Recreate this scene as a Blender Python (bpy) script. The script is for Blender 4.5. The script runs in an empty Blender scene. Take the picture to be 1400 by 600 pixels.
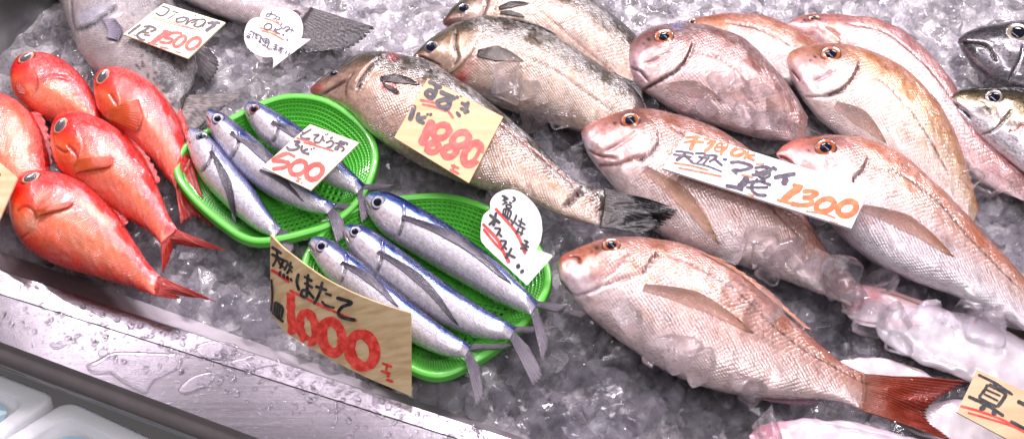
import bpy, math, random
import numpy as np
from mathutils import Vector
from mathutils.bvhtree import BVHTree
random.seed(7); rng = np.random.default_rng(7)
SC = bpy.context.scene; COL = SC.collection

# ---------------------------------------------------------------- camera
CAM_D, CAM_E = 1.95, math.radians(54)
HFOV = math.radians(39.5)
cam_loc = np.array([0.0, -CAM_D*math.cos(CAM_E), CAM_D*math.sin(CAM_E)])
cd = bpy.data.cameras.new('camera'); cam = bpy.data.objects.new('camera', cd); COL.objects.link(cam)
cam.location = cam_loc; cam.rotation_euler = (math.pi/2-CAM_E, 0, 0)
cd.sensor_fit = 'HORIZONTAL'; cd.sensor_width = 36; cd.lens = 18/math.tan(HFOV/2)
cd.clip_start = .05; cd.clip_end = 60
cd.dof.use_dof = True; cd.dof.focus_distance = 1.93; cd.dof.aperture_fstop = 9.0
SC.camera = cam
_R = np.array([1.0,0,0]); _U = np.array([0,math.sin(CAM_E),math.cos(CAM_E)]); _F = np.array([0,math.cos(CAM_E),-math.sin(CAM_E)])
_K = 700/math.tan(HFOV/2)
def P(x, y, z=0.0):
    """point of the photograph (1400 x 600) on the level z"""
    x = np.asarray(x,float); y = np.asarray(y,float); z = np.asarray(z,float)
    d = _F + ((x-700)/_K)[...,None]*_R + ((300-y)/_K)[...,None]*_U
    t = (z-cam_loc[2])/d[...,2]
    return cam_loc + d*t[...,None]
def ray(x, y):
    d = _F + (x-700)/_K*_R + (300-y)/_K*_U
    return Vector(cam_loc), Vector(d/np.linalg.norm(d))
def proj(p):
    q = p-cam_loc; f = q@_F
    return 700+_K*(q@_R)/f, 300-_K*(q@_U)/f

# ---------------------------------------------------------------- world and lamps
W = bpy.data.worlds.new('World'); SC.world = W; W.use_nodes = True
bg = W.node_tree.nodes['Background']; bg.inputs[1].default_value = .25
_t = W.node_tree; _tc = _t.nodes.new('ShaderNodeTexCoord'); _ns = _t.nodes.new('ShaderNodeTexNoise'); _cr = _t.nodes.new('ShaderNodeValToRGB')
_t.links.new(_tc.outputs['Generated'],_ns.inputs['Vector']); _ns.inputs['Scale'].default_value = 2.6; _ns.inputs['Detail'].default_value = 3
_t.links.new(_ns.outputs[0],_cr.inputs[0]); _t.links.new(_cr.outputs[0],bg.inputs[0])
_cr.color_ramp.elements[0].position = .38; _cr.color_ramp.elements[0].color = (.16,.14,.17,1); _cr.color_ramp.elements[1].position = .64; _cr.color_ramp.elements[1].color = (1.23,1.16,1.20,1)
def lamp(name, loc, target, sx, sy, power, col=(1,.90,.965)):
    l = bpy.data.lights.new(name, 'AREA'); l.shape = 'RECTANGLE'; l.size = sx; l.size_y = sy; l.energy = power; l.color = col
    o = bpy.data.objects.new(name, l); COL.objects.link(o); o.location = loc
    o.rotation_euler = (Vector(target)-Vector(loc)).to_track_quat('-Z','Y').to_euler(); return o
lamp('counter_lamp', (-.95,.95,1.35), (-.3,0,0), .55,.05, 16)
lamp('counter_lamp', (-.05,1.05,1.35), (0,0,0), .55,.05, 16)
lamp('counter_lamp', (.85,.95,1.35), (.5,0,0), .55,.05, 16)
lamp('counter_lamp', (.25,.1,1.7), (.1,0,0), 1.5,.06, 12)
lamp('ledge_lamp', (-1.0,.56,1.4), (-.5,-.25,0), .42,.16, .8)
lamp('ledge_lamp', (-.52,.50,1.4), (-.3,-.3,0), .16,.14, .34)
lamp('ledge_lamp', (-.22,.44,1.4), (-.1,-.3,0), .22,.14, .5)
lamp('back_lamp', (-.6,1.5,1.4), (-.3,.25,0), .8,.07, 7)
lamp('back_lamp', (.75,1.5,1.4), (.4,.25,0), .8,.07, 7)
lamp('shop_lamp', (.3,-1.1,2.2), (.2,0,0), 1.2,.5, 21, (1,.95,1))
SC.view_settings.view_transform = 'Standard'; SC.view_settings.look = 'None'
SC.view_settings.exposure = 0.12; SC.view_settings.gamma = 1
cy = SC.cycles; cy.use_denoising = True; cy.max_bounces = 12; cy.transmission_bounces = 10; cy.transparent_max_bounces = 14
cy.glossy_bounces = 4; cy.diffuse_bounces = 3; cy.sample_clamp_indirect = 6; cy.blur_glossy = .6

# ---------------------------------------------------------------- object helpers
def tag(o, label=None, cat=None, group=None, kind=None):
    if label: o['label'] = label
    if cat: o['category'] = cat
    if group: o['group'] = group
    if kind: o['kind'] = kind
    return o
def empty(name, loc, label, cat, group=None):
    o = bpy.data.objects.new(name, None); COL.objects.link(o); o.location = loc; o.empty_display_size = .02
    return tag(o, label, cat, group)
def mesh(name, verts, faces, mat, parent=None, smooth=True, attrs=None, uv=None):
    me = bpy.data.meshes.new(name)
    v = np.asarray(verts, float).reshape(-1,3)
    if parent is not None: v = v - np.array(PW.get(parent.name, (0,0,0)))
    me.from_pydata(v.tolist(), [], [tuple(int(i) for i in f) for f in faces])
    if smooth: me.polygons.foreach_set('use_smooth', [True]*len(me.polygons))
    me.materials.append(mat)
    for k, a in (attrs or {}).items():
        a = np.asarray(a, float)
        if a.ndim == 2:
            at = me.attributes.new(k, 'FLOAT_COLOR', 'POINT')
            at.data.foreach_set('color', np.hstack([a, np.ones((len(a),1))]).ravel())
        else:
            at = me.attributes.new(k, 'FLOAT', 'POINT'); at.data.foreach_set('value', a)
    if uv is not None:
        at = me.attributes.new('sv', 'FLOAT_VECTOR', 'POINT')
        at.data.foreach_set('vector', np.hstack([uv, np.zeros((len(uv),1))]).ravel())
    me.update(); o = bpy.data.objects.new(name, me); COL.objects.link(o)
    if parent is not None: o.parent = parent; PW[o.name] = PW.get(parent.name, (0,0,0))
    return o
PW = {}
def root(name, loc, label, cat, group=None):
    o = empty(name, loc, label, cat, group); PW[o.name] = tuple(loc)
    o.matrix_world.translation = loc
    return o
def grid_faces(n, m, closed=False):
    f = []
    for i in range(n-1):
        for j in range(m if closed else m-1):
            a = i*m+j; b = i*m+(j+1)%m
            f.append((a, b, b+m, a+m))
    return f
def catmull(pts, ts, closed=False):
    p = np.asarray(pts, float); n = len(p)
    if closed: ext = np.vstack([p[-1], p, p[0], p[1]]); seg = n
    else: ext = np.vstack([2*p[0]-p[1], p, 2*p[-1]-p[-2]]); seg = n-1
    t = np.clip(np.asarray(ts,float),0,1)*seg; i = np.minimum(t.astype(int), seg-1); f = (t-i)[:,None]
    a,b,c,d = ext[i],ext[i+1],ext[i+2],ext[i+3]
    return .5*((2*b)+(-a+c)*f+(2*a-5*b+4*c-d)*f*f+(-a+3*b-3*c+d)*f**3)
def seg_dist(px, py, line):
    """distance to a polyline, side, and place along it (0..1)"""
    L = np.asarray(line, float); best = np.full(px.shape, 1e9); side = np.zeros(px.shape); tt = np.zeros(px.shape)
    ln = np.r_[0, np.cumsum(np.hypot(*(L[1:]-L[:-1]).T))]
    for k in range(len(L)-1):
        a, b = L[k], L[k+1]; ab = b-a; q = ab@ab
        t = np.clip(((px-a[0])*ab[0]+(py-a[1])*ab[1])/q, 0, 1)
        dx = px-a[0]-t*ab[0]; dy = py-a[1]-t*ab[1]; d = np.hypot(dx,dy); m = d < best
        best[m] = d[m]; side[m] = np.sign(ab[0]*dy-ab[1]*dx)[m]; tt[m] = ((ln[k]+t*math.sqrt(q))/ln[-1])[m]
    return best, side, tt
def dense(line, n=40): return catmull(line, np.linspace(0,1,n))
def vnoise(x, y, seed=0):
    """smooth value noise"""
    r = np.random.default_rng(seed).random((64,64))
    xi = np.floor(x).astype(int); yi = np.floor(y).astype(int); fx = x-xi; fy = y-yi
    fx = fx*fx*(3-2*fx); fy = fy*fy*(3-2*fy)
    g = lambda i,j: r[i%64, j%64]
    return (g(xi,yi)*(1-fx)+g(xi+1,yi)*fx)*(1-fy)+(g(xi,yi+1)*(1-fx)+g(xi+1,yi+1)*fx)*fy
def srgb(r, g, b):
    f = lambda c: (c/255/12.92 if c/255 <= .04045 else ((c/255+.055)/1.055)**2.4)
    return (f(r), f(g), f(b))

# ---------------------------------------------------------------- materials
class NT:
    def __init__(s, name):
        s.m = bpy.data.materials.new(name); s.m.use_nodes = True; s.t = s.m.node_tree
        s.t.nodes.clear(); s.out = s.n('ShaderNodeOutputMaterial')
    def n(s, typ, props=None, **inp):
        nd = s.t.nodes.new(typ)
        for k, v in (props or {}).items(): setattr(nd, k, v)
        for k, v in inp.items():
            key = int(k[1:]) if k[0] == '_' and k[1:].isdigit() else k.replace('_',' ')
            s.set(nd, key, v)
        return nd
    def set(s, nd, key, v):
        sock = nd.inputs[key]
        if isinstance(v, bpy.types.NodeSocket): s.t.links.new(v, sock)
        elif isinstance(v, bpy.types.Node): s.t.links.new(v.outputs[0], sock)
        else:
            if isinstance(v, (tuple,list)) and len(v)==3 and sock.type=='RGBA': v = (*v,1)
            sock.default_value = v
    def math(s, op, a, b=0.0, c=0.0, clamp=False):
        nd = s.n('ShaderNodeMath', {'operation':op,'use_clamp':clamp}); s.set(nd,0,a); s.set(nd,1,b)
        if op in ('MULTIPLY_ADD','SMOOTH_MIN','SMOOTH_MAX'): s.set(nd,2,c)
        return nd.outputs[0]
    def mixc(s, a, b, f, mode='MIX'):
        nd = s.n('ShaderNodeMix', {'data_type':'RGBA','blend_type':mode}); s.set(nd,0,f); s.set(nd,6,a); s.set(nd,7,b); return nd.outputs[2]
    def ramp(s, f, stops):
        nd = s.n('ShaderNodeValToRGB'); s.set(nd,0,f); cr = nd.color_ramp
        while len(cr.elements) < len(stops): cr.elements.new(.5)
        for e,(p,c) in zip(cr.elements, stops): e.position = p; e.color = (*c,1) if len(c)==3 else c
        return nd.outputs[0]
    def noise(s, vec, scale, detail=3, rough=.5):
        nd = s.n('ShaderNodeTexNoise'); s.set(nd,'Scale',scale); s.set(nd,'Detail',detail); s.set(nd,'Roughness',rough)
        if vec is not None: s.set(nd,'Vector',vec)
        return nd.outputs[0]
    def bump(s, h, strength=.3, dist=.001, normal=None):
        nd = s.n('ShaderNodeBump'); s.set(nd,'Height',h); s.set(nd,'Strength',strength); s.set(nd,'Distance',dist)
        if normal is not None: s.set(nd,'Normal',normal)
        return nd.outputs[0]
    def done(s, sh): s.t.links.new(sh.outputs[0] if isinstance(sh,bpy.types.Node) else sh, s.out.inputs[0]); return s.m
def attr(nt, name): 
    nd = nt.n('ShaderNodeAttribute'); nd.attribute_name = name; return nd

def fish_material(name, pitch=.0062, bump=.8, shade=.35, metal=.25, rough=.33, fine=.25, coat=1.0, sss=.12, glint=.5, mott=.25, streak=0.0, wetb=.16):
    nt = NT(name); pig = attr(nt,'pig').outputs['Color']; sv = attr(nt,'sv').outputs['Vector']; scl = attr(nt,'scl').outputs['Fac']
    mp = nt.n('ShaderNodeMapping'); nt.set(mp,'Vector',sv); mp.inputs['Scale'].default_value = (1/pitch,1/(pitch*.8),1)
    wn = nt.n('ShaderNodeTexNoise'); nt.set(wn,'Vector',sv); nt.set(wn,'Scale',38.0); nt.set(wn,'Detail',2.0)
    wm = nt.n('ShaderNodeVectorMath', {'operation':'MULTIPLY_ADD'}); nt.set(wm,0,wn.outputs['Color']); nt.set(wm,1,(1.5,1.5,0)); nt.set(wm,2,mp.outputs[0])
    fade = nt.ramp(nt.noise(sv, 26, 3, .6), [(.36,(.15,.15,.15)),(.56,(1,1,1))]); scl = nt.math('MULTIPLY', scl, fade)
    rot = nt.n('ShaderNodeMapping'); nt.set(rot,'Vector',wm.outputs[0]); rot.inputs['Rotation'].default_value = (0,0,math.radians(45))
    vo = nt.n('ShaderNodeTexVoronoi', {'voronoi_dimensions':'2D','feature':'F1'}); nt.set(vo,'Vector',rot.outputs[0]); nt.set(vo,'Scale',1.0); nt.set(vo,'Randomness',.22)
    dist = vo.outputs['Distance']; pos = vo.outputs['Position']
    sub = nt.n('ShaderNodeVectorMath', {'operation':'SUBTRACT'}); nt.set(sub,0,rot.outputs[0]); nt.set(sub,1,pos)
    dot = nt.n('ShaderNodeVectorMath', {'operation':'DOT_PRODUCT'}); nt.set(dot,0,sub.outputs[0]); nt.set(dot,1,(.7,-.7,0))
    dome = nt.math('MULTIPLY', dist, dist)
    h = nt.math('SUBTRACT', nt.math('MULTIPLY', dot.outputs['Value'], .9), nt.math('MULTIPLY', dome, 1.6))
    h = nt.math('MULTIPLY', h, scl)
    edge = nt.math('MULTIPLY', nt.ramp(dist, [(.30,(0,0,0)),(.62,(1,1,1))]), scl)
    rnd = nt.n('ShaderNodeSeparateColor'); nt.set(rnd,0,vo.outputs['Color'])
    geo = nt.n('ShaderNodeTexCoord').outputs['Object']
    n1 = nt.noise(geo, 38, 5, .6); n2 = nt.noise(geo, 420, 3, .7)
    st = nt.n('ShaderNodeMapping'); nt.set(st,'Vector',sv); st.inputs['Scale'].default_value = (30,420,1)
    n3 = nt.noise(st.outputs[0], 1, 3, .6)
    c = nt.mixc(pig, (.30,.20,.19), nt.math('MULTIPLY', nt.math('SUBTRACT', n1, .48, clamp=True), mott*4, clamp=True), 'MULTIPLY')
    c = nt.mixc(c, (.45,.38,.40), nt.math('MULTIPLY', edge, shade), 'MULTIPLY')
    c = nt.mixc(c, (1,.98,.98), nt.math('MULTIPLY', nt.math('MULTIPLY', rnd.outputs[0], scl), shade*.55))  # scales lightened at random; sparkle of their differing tilt put into the colour
    if streak: c = nt.mixc(c, (.35,.34,.42), nt.math('MULTIPLY', nt.ramp(n3,[(.42,(0,0,0)),(.62,(1,1,1))]), streak), 'MULTIPLY')
    hh = nt.math('ADD', h, nt.math('MULTIPLY', n2, fine))
    if streak: hh = nt.math('ADD', hh, nt.math('MULTIPLY', n3, .6))
    b1 = nt.bump(hh, bump, .0011)
    wet = nt.bump(nt.noise(geo, 100, 3, .6), wetb, .0022, b1)
    r = nt.math('ADD', rough, nt.math('MULTIPLY', nt.math('SUBTRACT', rnd.outputs[1], .5), glint*.35), clamp=True)
    bs = nt.n('ShaderNodeBsdfPrincipled'); nt.set(bs,'Base Color',c); nt.set(bs,'Roughness',r); nt.set(bs,'Normal',b1)
    mm = nt.math('MULTIPLY', nt.math('ADD', .45, nt.math('MULTIPLY', rnd.outputs[2], 1.1)), metal, clamp=True)
    nt.set(bs,'Metallic',mm); nt.set(bs,'Coat Weight',coat); nt.set(bs,'Coat Roughness',.04); nt.set(bs,'Coat Normal',wet); nt.set(bs,'Coat IOR',1.5)
    if sss: nt.set(bs,'Subsurface Weight',sss); nt.set(bs,'Subsurface Radius',(.010,.004,.003)); nt.set(bs,'Subsurface Scale',.6)
    return nt.done(bs)
def fin_material(name, alpha=.0, rough=.3):
    nt = NT(name); pig = attr(nt,'pig').outputs['Color']; ry = attr(nt,'ray').outputs['Fac']
    geo = nt.n('ShaderNodeTexCoord').outputs['Object']
    c = nt.mixc(pig, (.28,.24,.24), nt.math('MULTIPLY', nt.noise(geo,160,4,.6), .6), 'MULTIPLY')
    b = nt.bump(nt.math('ADD', nt.noise(geo,300,4,.6), ry), .6, .0012)
    bs = nt.n('ShaderNodeBsdfPrincipled'); nt.set(bs,'Base Color',c); nt.set(bs,'Roughness',rough); nt.set(bs,'Normal',b)
    nt.set(bs,'Coat Weight',.6); nt.set(bs,'Coat Roughness',.05); nt.set(bs,'Specular IOR Level',.25); nt.set(bs,'Coat Normal',nt.bump(nt.noise(geo,170,3),.8,.003,b))
    if alpha:
        tr = nt.n('ShaderNodeBsdfTransparent'); mx = nt.n('ShaderNodeMixShader'); nt.set(mx,0,nt.math('MULTIPLY',nt.math('SUBTRACT',1.15,ry,clamp=True),alpha)); nt.set(mx,1,bs); nt.set(mx,2,tr)
        return nt.done(mx)
    return nt.done(bs)
def plain(name, col, rough=.4, metal=0, coat=0, bumpy=0, scale=60, var=.12, **kw):
    nt = NT(name); geo = nt.n('ShaderNodeTexCoord').outputs['Object']
    n = nt.noise(geo, scale, 5, .6); c = nt.mixc(col, tuple(x*.4 for x in col), nt.math('MULTIPLY', n, var*2))
    bs = nt.n('ShaderNodeBsdfPrincipled'); nt.set(bs,'Base Color',c); nt.set(bs,'Roughness',rough); nt.set(bs,'Metallic',metal); nt.set(bs,'Coat Weight',coat)
    if bumpy: nt.set(bs,'Normal',nt.bump(n,bumpy,.002))
    for k,v in kw.items(): nt.set(bs,k.replace('_',' '),v)
    return nt.done(bs)
M = {}
M['bream'] = fish_material('bream_skin', .0048, .62, .30, .28, .32, mott=.4)
M['bass'] = fish_material('bass_skin', .0044, .7, .45, .38, .32, sss=.05, mott=.35)
M['red'] = fish_material('red_skin', .0034, .45, .22, .16, .28, fine=.35, coat=1, sss=.06, mott=.06, wetb=.12)
M['fly'] = fish_material('flying_fish_skin', .0040, .3, .18, .34, .26, fine=.15, sss=0, mott=.03, streak=.14, wetb=.1, glint=.2)
M['grey'] = fish_material('grey_skin', .0026, .6, .35, .12, .42, sss=.05, mott=.35)
M['mack'] = fish_material('mackerel_skin', .0030, .3, .15, .5, .24, sss=0, mott=.3)
M['squid'] = fish_material('squid_skin', .01, .12, .0, 0, .34, fine=.3, sss=.35, mott=.3, wetb=.3)
M['fin'] = fin_material('fin_skin'); M['finclear'] = fin_material('clear_fin_skin', .75)
M['pupil'] = plain('pupil_black', (.006,.007,.016), .03, coat=0, var=.05, Specular_IOR_Level=.35)
M['pupilgrey'] = plain('pupil_grey', (.10,.09,.10), .15, coat=1, var=.3)
def iris(name, c1, c2):
    nt = NT(name); r = attr(nt,'rad').outputs['Fac']; geo = nt.n('ShaderNodeTexCoord').outputs['Object']
    c = nt.ramp(r,[(.0,c1),(.72,c1),(.86,c2),(1,tuple(.35*x for x in c2))])
    c = nt.mixc(c,(.2,.15,.12),nt.math('MULTIPLY',nt.noise(geo,500,3),.5),'MULTIPLY')
    bs = nt.n('ShaderNodeBsdfPrincipled'); nt.set(bs,'Base Color',c); nt.set(bs,'Roughness',.2); nt.set(bs,'Metallic',.2); nt.set(bs,'Coat Weight',1); nt.set(bs,'Coat Roughness',.02)
    return nt.done(bs)
M['iris_orange'] = iris('iris_orange', srgb(176,92,34), srgb(150,100,90))
M['iris_gold'] = iris('iris_gold', srgb(190,150,110), srgb(150,90,80))
M['iris_silver'] = iris('iris_silver', srgb(205,205,215), srgb(120,120,150))
M['iris_tan'] = iris('iris_tan', srgb(150,138,122), srgb(110,104,104))
M['iris_dark'] = iris('iris_dark', srgb(60,62,80), srgb(120,120,125))
M['iris_redfish'] = iris('iris_redfish', srgb(235,190,170), srgb(235,110,70))
M['iris_red'] = iris('iris_red', srgb(150,60,40), srgb(160,150,160))
def ice_mat(name, glassy=.26, frost=.16, bs_=.10, back=.55):
    nt = NT(name); geo = nt.n('ShaderNodeTexCoord').outputs['Object']
    b = nt.bump(nt.noise(geo, 70, 4, .6), bs_, .003)
    g = nt.n('ShaderNodeBsdfGlass'); nt.set(g,'Color',(.99,.985,1)); nt.set(g,'IOR',1.31); nt.set(g,'Roughness',.015); nt.set(g,'Normal',b)
    t = nt.n('ShaderNodeBsdfTransparent'); nt.set(t,0,(.985,.98,.99))
    gl = nt.n('ShaderNodeBsdfGlossy'); nt.set(gl,'Roughness',.04); nt.set(gl,'Normal',b); nt.set(gl,0,(1,1,1,1))
    fr = nt.n('ShaderNodeFresnel'); nt.set(fr,'IOR',1.45); nt.set(fr,'Normal',b)
    m1 = nt.n('ShaderNodeMixShader'); gm_ = nt.n('ShaderNodeNewGeometry'); nt.set(m1,0,nt.math('MULTIPLY',fr.outputs[0],nt.math('SUBTRACT',1.0,nt.math('MULTIPLY',gm_.outputs['Backfacing'],back)))); nt.set(m1,1,t); nt.set(m1,2,gl)
    m2 = nt.n('ShaderNodeMixShader'); nt.set(m2,0,glassy); nt.set(m2,1,m1); nt.set(m2,2,g)
    if not frost: return nt.done(m2)
    df = nt.n('ShaderNodeBsdfTranslucent'); nt.set(df,0,(.85,.84,.9,1)); d2 = nt.n('ShaderNodeBsdfDiffuse'); nt.set(d2,0,(.85,.84,.9,1))
    m3 = nt.n('ShaderNodeMixShader'); nt.set(m3,0,.5); nt.set(m3,1,df); nt.set(m3,2,d2)
    m4 = nt.n('ShaderNodeMixShader'); nt.set(m4,0,nt.math('MULTIPLY',nt.ramp(nt.noise(geo,55,5,.65),[(.42,(.1,.1,.1)),(.66,(1,1,1))]),frost)); nt.set(m4,1,m2); nt.set(m4,2,m3)
    return nt.done(m4)
M['ice'] = ice_mat('clear_ice')
M['water'] = ice_mat('clear_water', .35, 0, .1)
M['cube'] = ice_mat('clear_cube_ice', .22, .04, .12, .4)
def bed_mat():
    nt = NT('ice_bed'); geo = nt.n('ShaderNodeTexCoord').outputs['Object']
    v = nt.n('ShaderNodeTexVoronoi', {'feature':'F1'}); nt.set(v,'Vector',geo); nt.set(v,'Scale',48.0)
    sep = nt.n('ShaderNodeSeparateColor'); nt.set(sep,0,v.outputs['Color'])
    n = nt.noise(geo, 25, 6, .7); n2 = nt.noise(geo, 7, 3, .5)
    c = nt.ramp(nt.math('ADD', nt.math('MULTIPLY', sep.outputs[0], .45), nt.math('MULTIPLY', n, .6)), [(.22,(.12,.115,.12)),(.5,(.44,.42,.445)),(.82,(.86,.83,.87))])
    c = nt.mixc(c,(.78,.77,.74),nt.math('MULTIPLY',n2,.7),'MULTIPLY')
    h = nt.math('ADD', nt.math('MULTIPLY', sep.outputs[1], .5), nt.math('ADD', nt.math('MULTIPLY', v.outputs['Distance'], -.9), nt.noise(geo,180,4,.7)))
    bs = nt.n('ShaderNodeBsdfPrincipled'); nt.set(bs,'Base Color',c); nt.set(bs,'Roughness',.16); nt.set(bs,'Normal',nt.bump(h,.9,.006)); nt.set(bs,'IOR',1.31)
    nt.set(bs,'Coat Weight',1.0); nt.set(bs,'Coat Roughness',.04)
    return nt.done(bs)
M['bed'] = bed_mat()
def steel(name, rough=.14, col=(.62,.60,.63), brush=.35, spots=.5):
    nt = NT(name); geo = nt.n('ShaderNodeTexCoord').outputs['Object']
    mp = nt.n('ShaderNodeMapping'); nt.set(mp,'Vector',geo); mp.inputs['Rotation'].default_value = (0,0,math.radians(20)); mp.inputs['Scale'].default_value = (4,260,60)
    s = nt.noise(mp.outputs[0],1,4,.6); n = nt.noise(geo,14,5,.6); dr = nt.noise(geo,170,3,.6)
    bs = nt.n('ShaderNodeBsdfPrincipled'); nt.set(bs,'Metallic',1.0)
    nt.set(bs,'Base Color',nt.mixc(col,tuple(.6*x for x in col),nt.math('MULTIPLY',nt.ramp(n,[(.4,(0,0,0)),(.65,(1,1,1))]),.5)))
    nt.set(bs,'Roughness',nt.math('ADD',rough,nt.math('MULTIPLY',nt.math('ADD',nt.math('MULTIPLY',s,.5),nt.math('MULTIPLY',n,.5)),.2)))
    spot = nt.ramp(dr,[(.60,(0,0,0)),(.70,(1,1,1))])
    nt.set(bs,'Normal',nt.bump(nt.math('ADD',nt.math('MULTIPLY',s,brush),nt.math('MULTIPLY',spot,spots)),.18,.001))
    return nt.done(bs)
M['steel'] = steel('brushed_steel', .10, (.46,.42,.47), .25, .25); M['steel_dark'] = steel('dull_steel', .42, (.36,.33,.36), .3, .8)
M['steel_side'] = steel('side_steel', .26, (.46,.47,.46), .1, .1)
M['green'] = None
def green_mat():
    nt = NT('green_plastic'); geo = nt.n('ShaderNodeTexCoord').outputs['Object']
    c = nt.mixc((.24,.84,.13),(.17,.74,.09),nt.noise(geo,40,3))
    bs = nt.n('ShaderNodeBsdfPrincipled'); nt.set(bs,'Base Color',c); nt.set(bs,'Roughness',.3); nt.set(bs,'Coat Weight',.6); nt.set(bs,'Coat Roughness',.06)
    nt.set(bs,'Normal',nt.bump(nt.noise(geo,120,3),.25,.001))
    tl = nt.n('ShaderNodeBsdfTranslucent'); nt.set(tl,0,(.06,.75,.08)); mx = nt.n('ShaderNodeMixShader'); nt.set(mx,0,.42); nt.set(mx,1,bs); nt.set(mx,2,tl)
    return nt.done(mx)
M['green'] = green_mat()
def wood(name, c1, c2, ang, freq=70, rough=.5):
    nt = NT(name); geo = nt.n('ShaderNodeTexCoord').outputs['Object']
    mp = nt.n('ShaderNodeMapping'); nt.set(mp,'Vector',geo); mp.inputs['Rotation'].default_value = (0,0,math.radians(ang)); mp.inputs['Scale'].default_value = (3,freq,freq*.3)
    w = nt.noise(mp.outputs[0],1.6,3,.5); f = nt.noise(mp.outputs[0],9,3,.5); big = nt.noise(geo,14,4,.6)
    c = nt.mixc(c1,c2,nt.ramp(w,[(.38,(0,0,0)),(.66,(1,1,1))])); c = nt.mixc(c,c2,nt.math('MULTIPLY',f,.35))
    c = nt.mixc(c,(.75,.68,.58),nt.math('MULTIPLY',nt.ramp(big,[(.5,(0,0,0)),(.75,(1,1,1))]),.35),'MULTIPLY')
    bs = nt.n('ShaderNodeBsdfPrincipled'); nt.set(bs,'Base Color',c); nt.set(bs,'Roughness',rough); nt.set(bs,'Normal',nt.bump(f,.2,.0004)); nt.set(bs,'Coat Weight',.25); nt.set(bs,'Coat Roughness',.3)
    return nt.done(bs)
def ink(name, col): 
    nt = NT(name); geo = nt.n('ShaderNodeTexCoord').outputs['Object']
    c = nt.mixc(col, tuple(min(1,x*1.5+.06) for x in col), nt.ramp(nt.noise(geo,110,4,.6),[(.42,(0,0,0)),(.7,(1,1,1))]))
    bs = nt.n('ShaderNodeBsdfPrincipled'); nt.set(bs,'Base Color',c); nt.set(bs,'Roughness',.45); return nt.done(bs)
M['ink_black'] = ink('ink_black',(.012,.011,.014)); M['ink_purple'] = ink('ink_purple',(.035,.022,.045))
M['ink_red'] = ink('ink_red',(.60,.035,.022)); M['ink_orange'] = ink('ink_orange',(.85,.12,.025))
M['white_card'] = plain('white_plastic_card', (.82,.80,.82), .38, coat=.3, var=.03, scale=20)
M['foam'] = plain('polystyrene_foam', (.84,.85,.88), .65, bumpy=.3, scale=320, var=.06)
M['meltwater'] = plain('blue_lining', (.46,.68,.76), .12, coat=1, scale=12, var=.15, bumpy=.2)
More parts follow.
